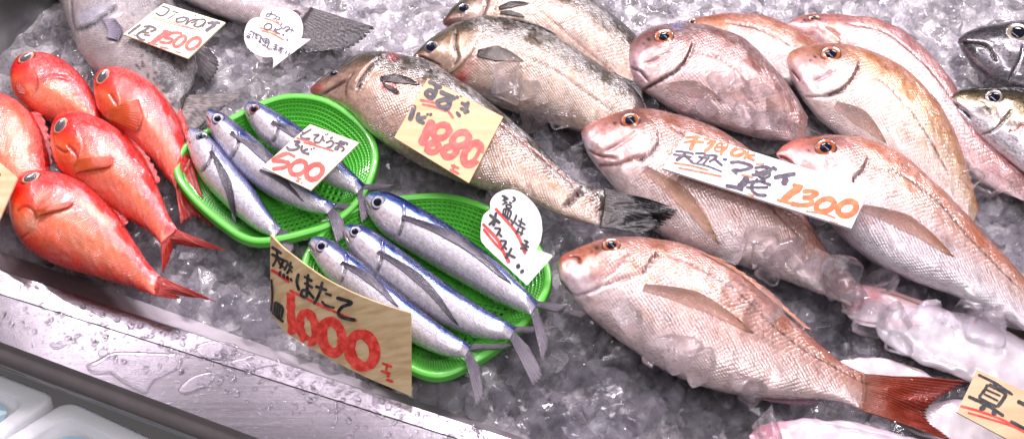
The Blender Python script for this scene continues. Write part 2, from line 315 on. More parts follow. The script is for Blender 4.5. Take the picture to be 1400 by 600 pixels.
# ---------------------------------------------------------------- fish builder
BODY = {}                                        # name -> BVH, for things that lie on a body
def bvh_of(v, f): return BVHTree.FromPolygons([Vector(x) for x in v], [tuple(q) for q in f])
def drape(x, y, z, bvhs, off):
    """world points of photo points lying on bodies, or on level z beside them"""
    base = P(x, y, z); out = base.copy(); sh = np.shape(x)
    for idx in np.ndindex(sh):
        o, d = ray(float(np.asarray(x)[idx]), float(np.asarray(y)[idx])); best = None
        for b in bvhs:
            h = b.ray_cast(o, d)
            if h[0] is not None and (best is None or h[3] < best[3]): best = h
        if best is not None:
            p = np.array(best[0]); 
            if p[2] > base[idx][2]-.004: out[idx] = p + np.array(best[1])*off*.3 - np.array(d)*off
    return out
def fish_body(part, parent, pairs, z, k, mat, ramp, patches=(), lines=(), steps=(), scale_from=.24, scale_head=0.0, N=190, Mt=92, tailthin=.45, flat=1.0, bumps=(), gam=1.3, lum=.80, wobble=.14, rough_=1.0):
    pr = np.asarray(pairs, float); u = np.linspace(0,1,N)**1.25
    D = catmull(pr[:,:2], u); V = catmull(pr[:,2:], u)
    zz = catmull(np.array([[q] for q in z]), u)[:,0] if isinstance(z,(list,tuple)) else np.full(N, z)
    Dw = P(D[:,0],D[:,1],zz); Vw = P(V[:,0],V[:,1],zz)
    C = (Dw+Vw)/2; Hv = (Dw-Vw)/2; H = np.linalg.norm(Hv[:,:2],axis=1)
    hmax = H.max(); T = k*(H**.85)*(hmax**.15); T *= 1-tailthin*np.clip((u-.6)/.4,0,1)**1.3; T *= 1-.8*np.clip((u-.93)/.07,0,1)**1.5*(tailthin>0)
    cosp = np.abs(Hv[:,1])/np.maximum(H,1e-6); keff = T/np.maximum(H,1e-6)
    Hv = Hv/np.sqrt(1+(keff/math.tan(CAM_E)*cosp)**2)[:,None]
    th = np.r_[np.linspace(-.12,math.pi+.12,Mt), np.linspace(math.pi+.12,2*math.pi-.12,20)[1:-1]]; m = len(th)
    c = np.cos(th); s = np.sin(th)
    s2 = np.sign(s)*np.abs(s)**flat
    X = C[:,None,:] + Hv[:,None,:]*c[None,:,None] + np.array([0,0,1.0])*(T[:,None]*s2[None,:])[...,None]
    nrm = Hv[:,None,:]/np.maximum(H,1e-6)[:,None,None]*(c[None,:]*1.0)[...,None]*.6 + np.array([0,0,1.0])*s2[None,:,None]
    nrm /= np.maximum(np.linalg.norm(nrm,axis=2,keepdims=True),1e-6)
    px, py = proj(X.reshape(-1,3)); 
    uu = np.repeat(u,m); vv = np.tile(c,N); up = np.tile((s>-.2).astype(float),N)
    arc = np.r_[0,np.cumsum(np.linalg.norm(C[1:]-C[:-1],axis=1))]
    g = np.tile(th-math.pi/2,(N,1))*((H+T)/2)[:,None]
    sv = np.stack([np.repeat(arc,m), g.ravel()],1)
    # pigment
    rv = np.array([q[0] for q in ramp]); rc = np.array([q[1] for q in ramp])
    wob = (vnoise(sv[:,0]*60, sv[:,1]*60, 3)-.5)*wobble
    pig = np.stack([np.interp(vv+wob, rv, rc[:,i]) for i in range(3)],1)
    disp = np.zeros(len(px))
    for (cx,cyy,rx,ry,ang,col,st) in patches:
        a = math.radians(ang); dx = px-cx; dy = py-cyy
        q = ((dx*math.cos(a)+dy*math.sin(a))/rx)**2+((-dx*math.sin(a)+dy*math.cos(a))/ry)**2
        q = q*(1+.6*(vnoise(px*.12,py*.12,9)-.5))
        w = (np.exp(-q**1.5)*st*up)[:,None]; pig = pig*(1-w)+np.array(col)*w
    for (pts,w,col,st,dep) in lines:
        dd,_,tt = seg_dist(px,py,dense(pts) if len(pts)>2 else pts); q = (np.exp(-(dd/w)**2)*up*np.clip(np.minimum(tt,1-tt)*8+.25,0,1))
        q_=q[:,None]*min(1,st*1.25); pig = pig*(1-q_)+np.array(col)*q_; disp -= q*dep*2.0
    for (pts,h,fall,side) in steps:              # gill plate standing proud in front of its edge
        dd,sd,tt = seg_dist(px,py,dense(pts)); on = (sd*side>0)&(tt>.001)&(tt<.999)
        disp += np.where(on, h*np.exp(-dd/fall)*np.sqrt(np.clip(np.sin(np.pi*tt),0,1)), 0)*up
    for (cx,cyy,r,h) in bumps:
        disp += h*np.exp(-((px-cx)**2+(py-cyy)**2)/r**2)*up
    disp += rough_*((vnoise(sv[:,0]*45,sv[:,1]*45,5)-.5)*.0016+(vnoise(sv[:,0]*110,sv[:,1]*110,6)-.5)*.0008)
    Xf = X.reshape(-1,3)+nrm.reshape(-1,3)*disp[:,None]
    pig = np.clip(pig,0,1)**gam*np.array(lum)
    scl = np.clip((uu-scale_from)/.06,0,1)*(1-scale_head)+scale_head
    faces = grid_faces(N, m, True)
    faces.append(tuple(range(m))[::-1]); faces.append(tuple(range((N-1)*m, N*m)))
    o = mesh(part, Xf, faces, mat, parent, attrs={'pig':np.clip(pig,0,1),'scl':scl}, uv=sv)
    b = bvh_of(Xf, faces)
    return o, b
def fin(parent, base, tip, z, col0, col1, bvhs=(), off=.0012, rays=12, amp=.0008, jag=.0, clear=False, name='fin', curve=None, mid=None, steps=12, lift=0.0, skin=None, ripple=0.0, dots=None, leaf=0):
    n = rays*5+1; u = np.linspace(0,1,n); B = catmull(base,u); T = catmull(tip,u)
    if skin is not None: B = B-.05*(T-B)
    ph = np.abs(np.sin(np.pi*u*rays)); ridge = ph**2
    j = 1-jag*(1-ridge)*(.6+.8*rng.random(n)); t = np.linspace(0,1,steps)
    G = B[:,None,:]*(1-t[None,:,None]*j[:,None,None])+T[:,None,:]*(t[None,:,None]*j[:,None,None])
    if leaf:
        b0 = np.mean(np.asarray(base,float),0); e0 = np.asarray(tip,float)[0]; axv = e0-b0; L_ = np.hypot(*axv); axv = axv/L_; nv_ = np.array([-axv[1],axv[0]])
        prf = np.interp(t,[0,.12,.45,.8,1],[.42,.62,1.0,.55,.12]); bow = .07*L_*np.sin(np.pi*t)
        tl = t[None,:]*(1-.10*np.abs(u[:,None]-.25)-jag*(1-ridge[:,None])*.6)
        G = b0+axv*(L_*tl)[...,None]+nv_*(((u[:,None]-.5)*leaf*prf[None,:])-bow[None,:])[...,None]
    if mid is not None: G = G + np.array(mid,float)*(4*t*(1-t))[None,:,None]
    if isinstance(z,(tuple,list)): Z = z[0]+(z[1]-z[0])*np.broadcast_to(t[None,:],(n,steps))
    else: Z = np.full((n,steps),float(z))
    X = drape(G[...,0],G[...,1],Z,bvhs,off) if len(bvhs) else P(G[...,0],G[...,1],Z)
    if ripple: X[...,2] += (ripple*(vnoise(u[:,None]*6+t[None,:]*2,t[None,:]*3+u[:,None]*0,17)-.5)*np.clip(t*3,0,1)[None,:])
    X[...,2] += amp*ridge[:,None]*np.clip(1.2-t,0,1)[None,:] + lift*np.sin(np.pi*t)[None,:]
    Xt = X.reshape(-1,3); Xb = Xt.copy(); Xb[:,2] -= .0007; nn = len(Xt)
    f1 = grid_faces(n,steps); faces = f1+[tuple(nn+i for i in reversed(q)) for q in f1]
    edge = [i*steps for i in range(n)]; e2 = [i*steps+steps-1 for i in range(n)]
    for a,b in zip(edge[:-1],edge[1:]): faces.append((a,b,b+nn,a+nn))
    for a,b in zip(e2[:-1],e2[1:]): faces.append((b,a,a+nn,b+nn))
    for a in range(steps-1): faces.append((a+1,a,a+nn,a+1+nn)); q=(n-1)*steps+a; faces.append((q,q+1,q+1+nn,q+nn))
    col = np.array(col0)*(1-t[None,:,None])+np.array(col1)*t[None,:,None]; col = np.broadcast_to(col,(n,steps,3)).copy()
    if skin is not None: w = np.exp(-(t[None,:]/(.10+.22*rng.random((n,1))))**2)[...,None]; col = col*(1-w)+np.array(skin)*.75*w
    k1 = .55+.45*ridge[:,None]*np.ones(steps)[None,:]; k1 = k1*(1-.35*t[None,:]*(vnoise(u*rays*1.7,u*0+3,8)[:,None])); col *= k1[...,None]
    if leaf: col = col*(1-.0*t[None,:,None]); lw=(np.clip((u-.25)/.6,0,1)**1.2)[:,None,None]; col = col*(1-lw)+np.minimum(1,col*1.7+.06)*lw
    if dots: 
        dn_ = vnoise(G[...,0]*dots,G[...,1]*dots,21); col *= np.where(dn_>.52,.15,1.0)[...,None]
    col = col.reshape(-1,3); ry = (np.broadcast_to(ridge[:,None],(n,steps))*(1-(.6*u[:,None] if leaf else 0))).ravel()
    return mesh(name, np.vstack([Xt,Xb]), faces, M['finclear' if clear else 'fin'], parent, attrs={'pig':np.vstack([col,col]),'ray':np.r_[ry,ry]})
def eye(parent, x, y, r, b, irismat, pupil='pupil', pr=.5, squash=1.0, ang=0, rise=.35, zf=.05):
    o, d = ray(x,y); h = b.ray_cast(o,d)
    if h[0] is None: pt = Vector(P(x,y,zf)); nr = Vector((0,-.3,1)).normalized()
    else: pt, nr = h[0], h[1]
    nr = (nr*.55 - d*.45).normalized()
    rr = r/_K*(pt-Vector(cam_loc)).length
    ax = (Vector((math.cos(ang),math.sin(ang),0))); ax = (ax-nr*ax.dot(nr)).normalized(); ay = nr.cross(ax)
    def dome(radii, heights, sq):
        vs = [pt+nr*(heights[0])*rr]; n = 36; rad = [radii[0]]
        vs = []; rad = []
        for q,hh in zip(radii,heights):
            for i in range(n):
                a = 2*math.pi*i/n; vs.append(np.array(pt+ax*(math.cos(a)*q*rr)+ay*(math.sin(a)*q*rr*sq)+nr*(hh*rr))); rad.append(q)
        fs = grid_faces(len(radii), n, True); fs.append(tuple(range((len(radii)-1)*n, len(radii)*n)))
        return vs, fs, rad
    v,f,rad = dome([1.08,1.02,.95,.85,.7,.5,.25,.1],[-.35,.05,.17,.20,.22,.25,.27,.28],squash)
    e = mesh('eye', v, f, M[irismat], parent, attrs={'rad':rad})
    v,f,rad = dome([pr*1.02,pr,pr*.85,pr*.6,pr*.3,pr*.08],[.15,.27,.30,.33,.35,.36],squash)
    mesh('pupil', v, f, M[pupil], e)
    return e
S = srgb
# ---------------------------------------------------------------- the counter
LDIR = None
def strip_mesh(profile_px, x0=-260, x1=1150):
    """profile: list of ((xa,ya),(xb,yb), z) lines of the photo; makes cross-rows"""
    rows = []
    for (a,b,zz) in profile_px:
        s = (b[1]-a[1])/(b[0]-a[0]); xs = np.linspace(x0,x1,90)
        rows.append(P(xs, a[1]+(xs-a[0])*s, zz))
    return np.array(rows)
def add_profile(name, parent, rows, mat, smooth=False):
    n,m,_ = rows.shape
    return mesh(name, rows.reshape(-1,3), grid_faces(n,m), mat, parent, smooth=smooth)
def off_rows(row, dy, dz):
    d = row[-1]-row[0]; nrm = np.array([-d[1],d[0],0]); nrm /= np.linalg.norm(nrm)
    return row + nrm*dy + np.array([0,0,dz])
counter = root('steel_counter', tuple(P(200,480,0)), 'wet polished stainless steel front of the display counter with drip ledges', 'counter')
rA = strip_mesh([((0,343),(561,543),.004)])[0]          # where ice meets steel
rB = strip_mesh([((33,380),(400,501),.012)])[0]          # inner edge of the ledge
rS = strip_mesh([((0,402),(607,594),.012)])[0]           # seam
rE = strip_mesh([((0,470),(348,600),.010)])[0]           # outer edge
add_profile('inner_lip', counter, np.array([off_rows(rA,.003,-.03), rA, off_rows(rB,.002,-.0015), rB]), M['steel_dark'])
add_profile('ledge', counter, np.array([rB, off_rows(rS,.0012,0), off_rows(rS,.0006,-.0025)]), M['steel'])
rows = [off_rows(rS,-.0006,-.0025), off_rows(rS,-.0010,.0008), off_rows(rE,.003,.0)]
add_profile('outer_ledge', counter, np.array(rows), M['steel'])
rt = [off_rows(rE,.003,0), off_rows(rE,.001,-.0012), off_rows(rE,-.001,-.005)]
R = .016
for a in np.linspace(10,180,14):
    q = math.radians(a); rt.append(off_rows(rE,-.001-R*math.sin(q)*1.2,-.006-R*(1-math.cos(q))))
rt.append(off_rows(rE,-.001,-.20))
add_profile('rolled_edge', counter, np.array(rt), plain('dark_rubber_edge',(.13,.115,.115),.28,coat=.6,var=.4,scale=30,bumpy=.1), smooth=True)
# side panel at the far left, standing steel sheet
a0 = P(118,-40,-.01); a1 = P(-40,118,-.01)
dd = (a1-a0)/np.linalg.norm(a1-a0); a0 = a0-dd*.25; a1 = a1+dd*.12; nn = np.array([-dd[1],dd[0],0]); nn = nn if nn[0]<0 else -nn
panel = root('side_panel', tuple((a0+a1)/2), 'dull grey steel side wall of the display mirroring the red fish', 'panel')
us = np.linspace(0,1,40); X = []
for h,o_ in ((0,0),(.01,0),(.22,.012),(.228,.016),(.228,.03),(.0,.03)):
    X.append(np.array([a0+(a1-a0)*q+nn*o_+np.array([0,0,h]) for q in us]))
mesh('steel_sheet', np.array(X).reshape(-1,3), grid_faces(6,40), M['steel_side'], panel, smooth=False)
# ---------------------------------------------------------------- ice bed
xs = np.linspace(-1.3,1.5,420); ys = np.linspace(-.75,1.2,300); XX,YY = np.meshgrid(xs,ys,indexing='ij')
bx,by = proj(np.stack([XX.ravel(),YY.ravel(),np.zeros(XX.size)],1))
hz = (vnoise(XX*45,YY*45,11)-.5)*.014+(vnoise(XX*95,YY*95,12)-.5)*.009+(vnoise(XX*12,YY*12,13)-.5)*.014
ax_,ay_ = P(0,343,0)[:2]; bx_,by_ = P(561,543,0)[:2]
sd = ((bx_-ax_)*(YY-ay_)-(by_-ay_)*(XX-ax_))/math.hypot(bx_-ax_,by_-ay_)     # metres behind the lip
ZZ = -.012+hz*np.clip(sd/.05,0,1)-.03*np.clip(-sd/.02,0,1)
dl = ((XX-a0[0])*nn[0]+(YY-a0[1])*nn[1]); 
BZ = lambda x,y: -.012+((vnoise(x*45,y*45,11)-.5)*.014+(vnoise(x*95,y*95,12)-.5)*.009+(vnoise(x*12,y*12,13)-.5)*.014)
keep = (sd>-.03)
vid = -np.ones(XX.shape,int); vs=[]; 
idx = np.argwhere(keep); vid[keep] = np.arange(len(idx)); vs = np.stack([XX[keep],YY[keep],ZZ[keep]],1)
fs = []
for i in range(len(xs)-1):
    for j in range(len(ys)-1):
        q = (vid[i,j],vid[i+1,j],vid[i+1,j+1],vid[i,j+1])
        if min(q)>=0: fs.append(q)
bed = mesh('ice_bed', vs, fs, M['bed']); tag(bed, 'bed of crushed ice under the fish', None, None, 'structure')
bedb = bvh_of(vs, fs)

def lump(size, seed, n=9, power=.55, cuts=7):
    """melting cube: rounded box with dents"""
    r = np.random.default_rng(seed); k = n
    th = np.linspace(-math.pi/2,math.pi/2,k); ph = np.linspace(0,2*math.pi,2*k,endpoint=False)
    sp = lambda a,e: np.sign(a)*np.abs(a)**e
    e1,e2 = power*(.7+.6*r.random(2)); V = []
    dims = size*np.array([.5,.5*(.6+.5*r.random()),.5*(.45+.5*r.random())])
    for t in th:
        for p_ in ph: V.append([sp(math.cos(t),e1)*sp(math.cos(p_),e2), sp(math.cos(t),e1)*sp(math.sin(p_),e2), sp(math.sin(t),e1)])
    V = np.array(V); 
    for q in range(cuts):
        d = r.normal(size=3); d /= np.linalg.norm(d); cut = .42+.45*r.random(); e = V@d
        V = V - np.outer(np.clip(e-cut,0,None)*.97, d)
    V = V*(1+.04*(r.random((len(V),1))-.5)) * dims * 1.15
    ax = r.normal(size=3); ax /= np.linalg.norm(ax); an = r.random()*6.28
    K = np.array([[0,-ax[2],ax[1]],[ax[2],0,-ax[0]],[-ax[1],ax[0],0]]); Rm = np.eye(3)+math.sin(an)*K+(1-math.cos(an))*K@K
    return V@Rm.T, grid_faces(k, 2*k, True)
# ---------------------------------------------------------------- stuff: crushed ice
pool = [lump(1.0, 100+i, 6, .4) for i in range(40)]
VV = []; FF = []; off = 0; cnt = 0
while cnt < 4600:
    x = rng.uniform(-1.0,1.0); y = rng.uniform(-.55,.75)
    s_ = ((bx_-ax_)*(y-ay_)-(by_-ay_)*(x-ax_))/math.hypot(bx_-ax_,by_-ay_)
    if s_ < .006: continue
    px_,py_ = proj(np.array([[x,y,0.0]])); px_=px_[0]; py_=py_[0]
    if px_<-60 or px_>1460 or py_<-60 or py_>680: continue
    if (x-a0[0])*nn[0]+(y-a0[1])*nn[1] > -.01: continue
    far = np.clip((300-py_)/300,0,1)
    near = np.clip((py_-250)/200,0,1); size = (rng.uniform(.010,.027)+near*rng.random()**2*.020)*(1-.45*far)+.004
    v,f = pool[rng.integers(len(pool))]; a = rng.uniform(0,6.28); ca,sa = math.cos(a),math.sin(a)
    v2 = v*size; v2 = np.stack([v2[:,0]*ca-v2[:,1]*sa, v2[:,0]*sa+v2[:,1]*ca, v2[:,2]],1)
    z_ = float(BZ(np.array([x]),np.array([y]))[0])*min(1,s_/.05)+rng.uniform(-.001,.008)
    VV.append(v2+np.array([x,y,z_])); FF += [tuple(i+off for i in q) for q in f]; off += len(v); cnt += 1
ci = mesh('crushed_ice', np.vstack(VV), FF, M['ice'], smooth=False); tag(ci, 'clear crushed ice covering the display', 'ice', None, 'stuff')
# ---------------------------------------------------------------- fish
def pr(s):
    """'dx dy vx vy / ...' -> stations from snout to tail"""
    return [tuple(float(q) for q in r.split()) for r in s.split('/')]
def centre(pairs, z): p = np.array(pairs); c = p.mean(0); return tuple(P((c[0]+c[2])/2,(c[1]+c[3])/2,z))

# --- grey fish with spotted tail, upper left
sp_pairs = pr('60 -95 40 -60/95 -90 62 -30/140 -80 78 0/185 -60 92 35/222 -25 106 70/246 15 128 97/260 52 156 115/268 84 186 130/266 108 212 143/260 124 228 155/254 134 240 164')
t = root('grey_fish', centre(sp_pairs,0), 'grey brown fish with black spots on its tail, under the pale yellow price tag', 'fish')
gm = M['grey']
spots = []
for i in range(260):
    q = rng.random()**.8; x_ = 205+q*65+rng.normal()*15; y_ = 66+q*90+rng.normal()*18
    spots.append((x_,y_,2.6+rng.random()*1.3,1.9+rng.random()*.8,rng.random()*180,(.02,.018,.02),1.0))
o,bK = fish_body('body', t, sp_pairs, .035, .42, gm, lum=.55, ramp=[(-1,S(214,200,198)),(-.3,S(190,176,176)),(.2,S(160,146,148)),(.7,S(128,116,120)),(1,S(96,88,92))],
    patches=[(128,22,30,16,-25,S(214,212,228),.95),(150,60,45,20,-30,S(176,160,162),.5),(120,90,20,40,-40,S(222,208,206),.6)]+spots,
    lines=[([(104,42),(125,35),(145,20),(158,8)],3.0,S(40,34,40),.95,.002),([(97,0),(99,30),(104,42)],2.0,S(90,80,90),.6,.001)],
    steps=[([(103,44),(125,37),(145,22),(160,4)],.0035,14,-1)], scale_from=.1, scale_head=.5)
BODY['grey'] = bK
fin(t, [(254,130),(250,148),(240,166)], [(336,127),(300,152),(250,192)], (.035,.03), S(150,134,130), S(122,110,106), rays=14, jag=.06, name='tail_fin', amp=.0011, dots=.40, ripple=.004)
fin(t, [(240,30),(262,60),(270,92)], [(280,58),(300,88),(284,118)], (.04,.02), S(110,100,102), S(70,64,70), rays=12, name='dorsal_fin', jag=.08)
fin(t, [(140,28),(146,40),(146,52)], [(158,26),(168,42),(162,56)], .06, S(150,140,160), S(96,84,110), [bK], .003, rays=9, name='pectoral_fin', jag=.05)
# --- dark fish at the top, only its rear in the photo
dk = pr('205 -110 200 -80/250 -90 215 -30/300 -60 250 0/345 -30 300 22/380 -10 345 34/405 4 378 38/425 12 400 40')
t = root('grey_fish', centre(dk,0), 'pale grey fish at the top edge, dark tail beside the round white card', 'fish')
o,b2 = fish_body('body', t, dk, .03, .42, gm, lum=.6, ramp=[(-1,S(216,200,200)),(.0,S(196,182,186)),(.6,S(150,138,144)),(1,S(110,100,108))], scale_from=.05)
BODY['dark'] = b2
fin(t, [(424,10),(414,26),(402,42)], [(514,38),(478,66),(418,74)], (.03,.028), S(70,60,64), S(34,28,32), rays=13, jag=.05, name='tail_fin', amp=.0012)
fin(t, [(215,-15),(250,6),(290,18)], [(262,28),(292,36),(322,32)], .02, S(84,76,80), S(40,36,42), rays=11, jag=.15, name='anal_fin')
fin(t, [(372,30),(376,34),(382,38)], [(402,14),(408,16),(412,20)], .05, S(150,80,76), S(120,70,70), [b2], .002, rays=4, name='gill_cut')

# --- red fish
RR = [(-1,S(238,70,40)),(-.8,S(240,120,86)),(-.4,S(248,160,130)),(-.12,S(246,110,66)),(.12,S(240,44,20)),(.5,S(236,28,12)),(1,S(212,16,8))]
def redfish(label, pairs, z, eyep, er, ea, patches, lines, steps, tail=None, pect=None, dors=None, k=.46, scale_from=.3):
    t = root('red_fish', centre(pairs,0), label, 'fish', 'big eyed red fish piled on the ice')
    o,b = fish_body('body', t, pairs, z, k, M['red'], RR, patches, lines, steps, scale_from=scale_from, tailthin=.3, gam=1.5, lum=(.92,.70,.47), wobble=.09)
    if eyep: eye(t, eyep[0], eyep[1], er, b, 'iris_redfish', 'pupilgrey', .68, ea[1], ea[0])
    zz = z if not isinstance(z,(list,tuple)) else z[-1]
    if tail: 
        for bs_,tp in tail: fin(t, bs_, tp, (zz,zz-.012), S(214,50,30), S(196,34,26), [b], .0008, rays=7, name='tail_fin', jag=.05, amp=.0012, skin=S(226,60,36), ripple=.003)
    if pect: fin(t, pect[0], pect[1], .05, S(246,110,50), S(240,80,30), [b], .0025, rays=10, name='pectoral_fin', jag=.03, lift=.002)
    if dors: fin(t, [(x-5,y+3) for x,y in dors[0]], [(x-1,y+1) for x,y in dors[1]], zz-.004, S(222,26,12), S(206,20,10), [b], .0006, rays=7, name='dorsal_fin', jag=.2, amp=.0004)
    return t,b
orange = S(250,120,40); palep = S(250,196,184)
t,bA = redfish('bright red fish topmost in the pile, against the steel side wall', pr('15 112 15 116/18 92 20 132/30 77 35 148/52 73 55 162/78 78 78 172/100 92 98 178/118 112 115 182/130 132 128 186/140 150 136 190'), .025, (36,80), 12, (.7,.6),
    [(60,128,36,22,25,S(240,160,130),.8),(40,100,18,10,-50,S(246,90,50),.8),(62,105,40,6,-15,S(214,30,16),.7)],
    [([(46,128),(55,112),(75,104),(98,108)],2.5,S(190,24,14),.6,.001)], [([(30,140),(44,132),(52,112),(48,98)],.002,10,1)])
fin(t, [(32,118),(34,124),(34,130)], [(26,112),(22,118),(26,128)], .05, S(226,120,110), S(214,90,80), [bA], .002, rays=5, name='pelvic_fin')
t,bC = redfish('red fish at the left edge partly behind the wooden board', pr('-70 150 -70 160/-50 132 -60 190/-20 124 -50 225/10 130 -30 255/38 147 -10 275/56 175 5 292/66 210 22 305/71 240 38 310/74 262 50 316'), .035, None, 0, 0,
    [(20,190,30,60,-15,S(250,200,190),.8),(2,150,18,8,0,orange,.6)], [], [], dors=([(45,150),(60,185),(66,225)],[(58,150),(70,185),(74,225)]))
t,bB = redfish('red fish behind the left green basket, its tail over the basket rim', pr('129 125 130 130/131 107 134 150/142 95 148 168/165 93 168 188/195 104 190 208/222 128 210 226/243 158 222 240/254 190 232 250/260 220 240 258'), .04, (141,106), 13, (1.1,.62),
    [(215,190,34,20,55,S(246,160,150),.8),(160,160,16,10,0,orange,.7),(165,112,20,10,-20,S(244,100,60),.7)],
    [([(150,128),(160,145),(158,165)],2,S(190,30,16),.6,.0012)], [([(158,120),(164,140),(156,160)],.002,10,1)],
    tail=[([(262,218),(250,240),(240,258)],[(290,312),(266,296),(247,308)])], pect=([(148,150),(146,156),(146,162)],[(190,136),(196,160),(188,182)]),
    dors=([(212,112),(240,150),(256,190)],[(222,112),(250,150),(263,188)]))
t,bD = redfish('red fish in the middle of the pile with forked tail, below two others', pr('70 195 71 200/72 176 73 218/80 160 82 236/98 154 100 252/125 157 125 270/155 172 150 285/185 200 172 300/208 235 190 310/222 268 203 318/232 295 213 326/243 314 220 333'), .052, (83,173), 13, (1.15,.62),
    [(150,262,50,22,40,S(236,150,120),.75),(108,190,20,10,0,S(250,130,80),.7),(100,205,16,8,20,orange,.7),(165,215,40,7,45,S(252,190,176),.7)],
    [([(92,198),(104,212),(106,232)],2,S(200,40,20),.6,.0012),([(76,200),(88,208),(94,205)],1.6,S(150,20,14),.6,.001)], [([(104,176),(112,200),(106,228)],.0022,10,1)],
    tail=[([(243,314),(238,322),(232,326)],[(312,343),(272,338),(240,334)]),([(236,322),(228,328),(220,333)],[(236,340),(232,352),(222,376)])],
    pect=([(104,218),(102,226),(102,238)],[(156,216),(150,228),(120,234)]), dors=([(168,182),(198,218),(216,250)],[(176,178),(206,214),(222,246)]))
t,bE = redfish('red fish nearest the steel ledge, lowest of the pile, showing its pale flank', pr('13 285 14 287/16 262 16 308/24 244 24 326/40 235 38 342/65 234 60 357/95 240 90 368/128 260 120 377/158 290 150 385/180 322 175 392/200 355 195 399/220 378 212 404'), .058, (42,244), 13, (.65,.6),
    [(110,320,66,26,38,S(240,176,156),.85),(62,268,16,9,20,S(250,196,180),.7),(35,270,10,20,10,S(250,110,50),.7),(40,305,16,14,0,S(236,190,180),.7),(130,290,44,7,42,S(253,206,192),.75),(60,330,24,8,30,S(250,140,60),.5)],
    [([(48,288),(56,278),(76,264)],1.6,S(180,60,30),.5,.001),([(22,290),(34,282),(48,290)],1.8,S(190,60,40),.6,.001),([(40,318),(30,326),(26,326)],1.6,S(200,110,90),.6,.0008)],
    [([(76,250),(72,270),(56,290),(46,316)],.0024,12,1)],
    tail=[([(220,378),(216,388),(212,396)],[(298,412),(264,406),(236,402)]),([(216,392),(214,398),(212,404)],[(240,402),(246,406),(240,409)])],
    pect=([(46,288),(48,293),(50,298)],[(104,275),(92,284),(66,292)]), dors=([(138,266),(160,290),(172,308)],[(146,262),(170,286),(178,302)]))

# --- sea bass
BR = [(-1,S(212,196,190)),(-.5,S(222,206,198)),(-.2,S(208,186,174)),(.02,S(166,146,128)),(.28,S(116,106,88)),(.6,S(88,82,66)),(1,S(58,54,44))]
s3 = pr('605 30 607 34/618 12 625 42/645 -8 650 55/680 -25 685 70/720 -30 725 85/760 -22 765 100/795 -8 800 115/828 14 830 125/858 38 855 130/880 60 878 130')
t = root('sea_bass', centre(s3,0), 'silver sea bass lying farthest back of three, cut by the top edge', 'fish', 'sea bass laid side by side')
o,bS3 = fish_body('body', t, s3, .032, .5, M['bass'], BR, lum=(.60,.53,.44),
    patches=[(655,10,16,30,20,S(226,214,214),.8),(625,25,16,8,-30,S(120,92,96),.7),(612,30,8,6,0,S(150,96,100),.8)],
    lines=[([(660,-20),(666,0),(660,20),(655,36)],2.5,S(100,84,80),.7,.0015),([(720,0),(780,50),(850,110)],2,S(190,120,90),.5,.0004)],
    steps=[([(672,-20),(680,0),(674,22),(668,40)],.004,16,1)], scale_from=.28)
eye(t, 634,12, 9, bS3, 'iris_dark', pr=.6, squash=.8)
fin(t, [(681,8),(682,12),(682,16)], [(724,5),(722,10),(712,16)], .06, S(44,36,32), S(30,26,24), [bS3], .0015, rays=7, name='pectoral_fin', jag=.1, leaf=9)
fin(t, [(683,15),(684,18),(684,20)], [(718,24),(712,28),(704,26)], .06, S(50,42,38), S(36,32,28), [bS3], .0015, rays=5, name='pectoral_fin', jag=.1, leaf=7)
s2 = pr('560 84 561 87/575 66 575 93/600 47 598 105/628 33 622 118/656 25 648 130/690 27 678 143/725 34 710 155/760 50 745 166/795 73 785 178/830 96 822 188/862 118 858 194/885 148 880 200')
t = root('sea_bass', centre(s2,0), 'silver sea bass between two others, a spread dark pectoral fin behind its gill', 'fish', 'sea bass laid side by side')
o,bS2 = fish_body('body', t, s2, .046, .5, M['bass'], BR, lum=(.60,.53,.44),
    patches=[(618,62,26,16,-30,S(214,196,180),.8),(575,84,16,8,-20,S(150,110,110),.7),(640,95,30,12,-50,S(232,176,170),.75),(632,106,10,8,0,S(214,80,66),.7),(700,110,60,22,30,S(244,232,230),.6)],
    lines=[([(572,76),(590,84),(602,90)],1.8,S(70,56,56),.8,.0015),([(624,40),(622,62),(626,80),(618,92)],2.4,S(84,74,66),.7,.0016),([(700,70),(760,98),(820,140),(870,178)],1.8,S(120,104,90),.55,.0004)],
    steps=[([(664,32),(652,58),(640,80),(612,104)],.0045,18,1)], scale_from=.3)
eye(t, 590,65, 10, bS2, 'iris_dark', pr=.62, squash=.85)
fin(t, [(650,66),(653,74),(655,80)], [(716,84),(706,94),(672,90)], .06, S(44,34,28), S(84,66,52), [bS2], .0015, rays=11, name='pectoral_fin', jag=.08, leaf=21)
fin(t, [(838,98),(860,114),(876,132)], [(842,102),(872,116),(884,150)], .062, S(50,46,48), S(30,28,32), [bS2], .003, rays=9, name='dorsal_fin', jag=.2)
fin(t, [(700,27),(735,36),(760,48)], [(718,26),(750,36),(765,46)], .05, S(96,92,80), S(110,100,90), [bS2], .002, rays=8, name='dorsal_fin', jag=.2)
s1 = pr('424 122 425 127/440 107 446 137/470 89 466 146/505 73 485 160/545 76 505 182/585 86 540 208/625 108 580 230/665 136 620 246/700 165 655 257/735 197 700 268/765 228 740 282/795 250 775 297/830 260 822 310')
t = root('sea_bass', centre(s1,0), 'sea bass nearest the green baskets, under the wooden price board, head bent and tail cut', 'fish', 'sea bass laid side by side')
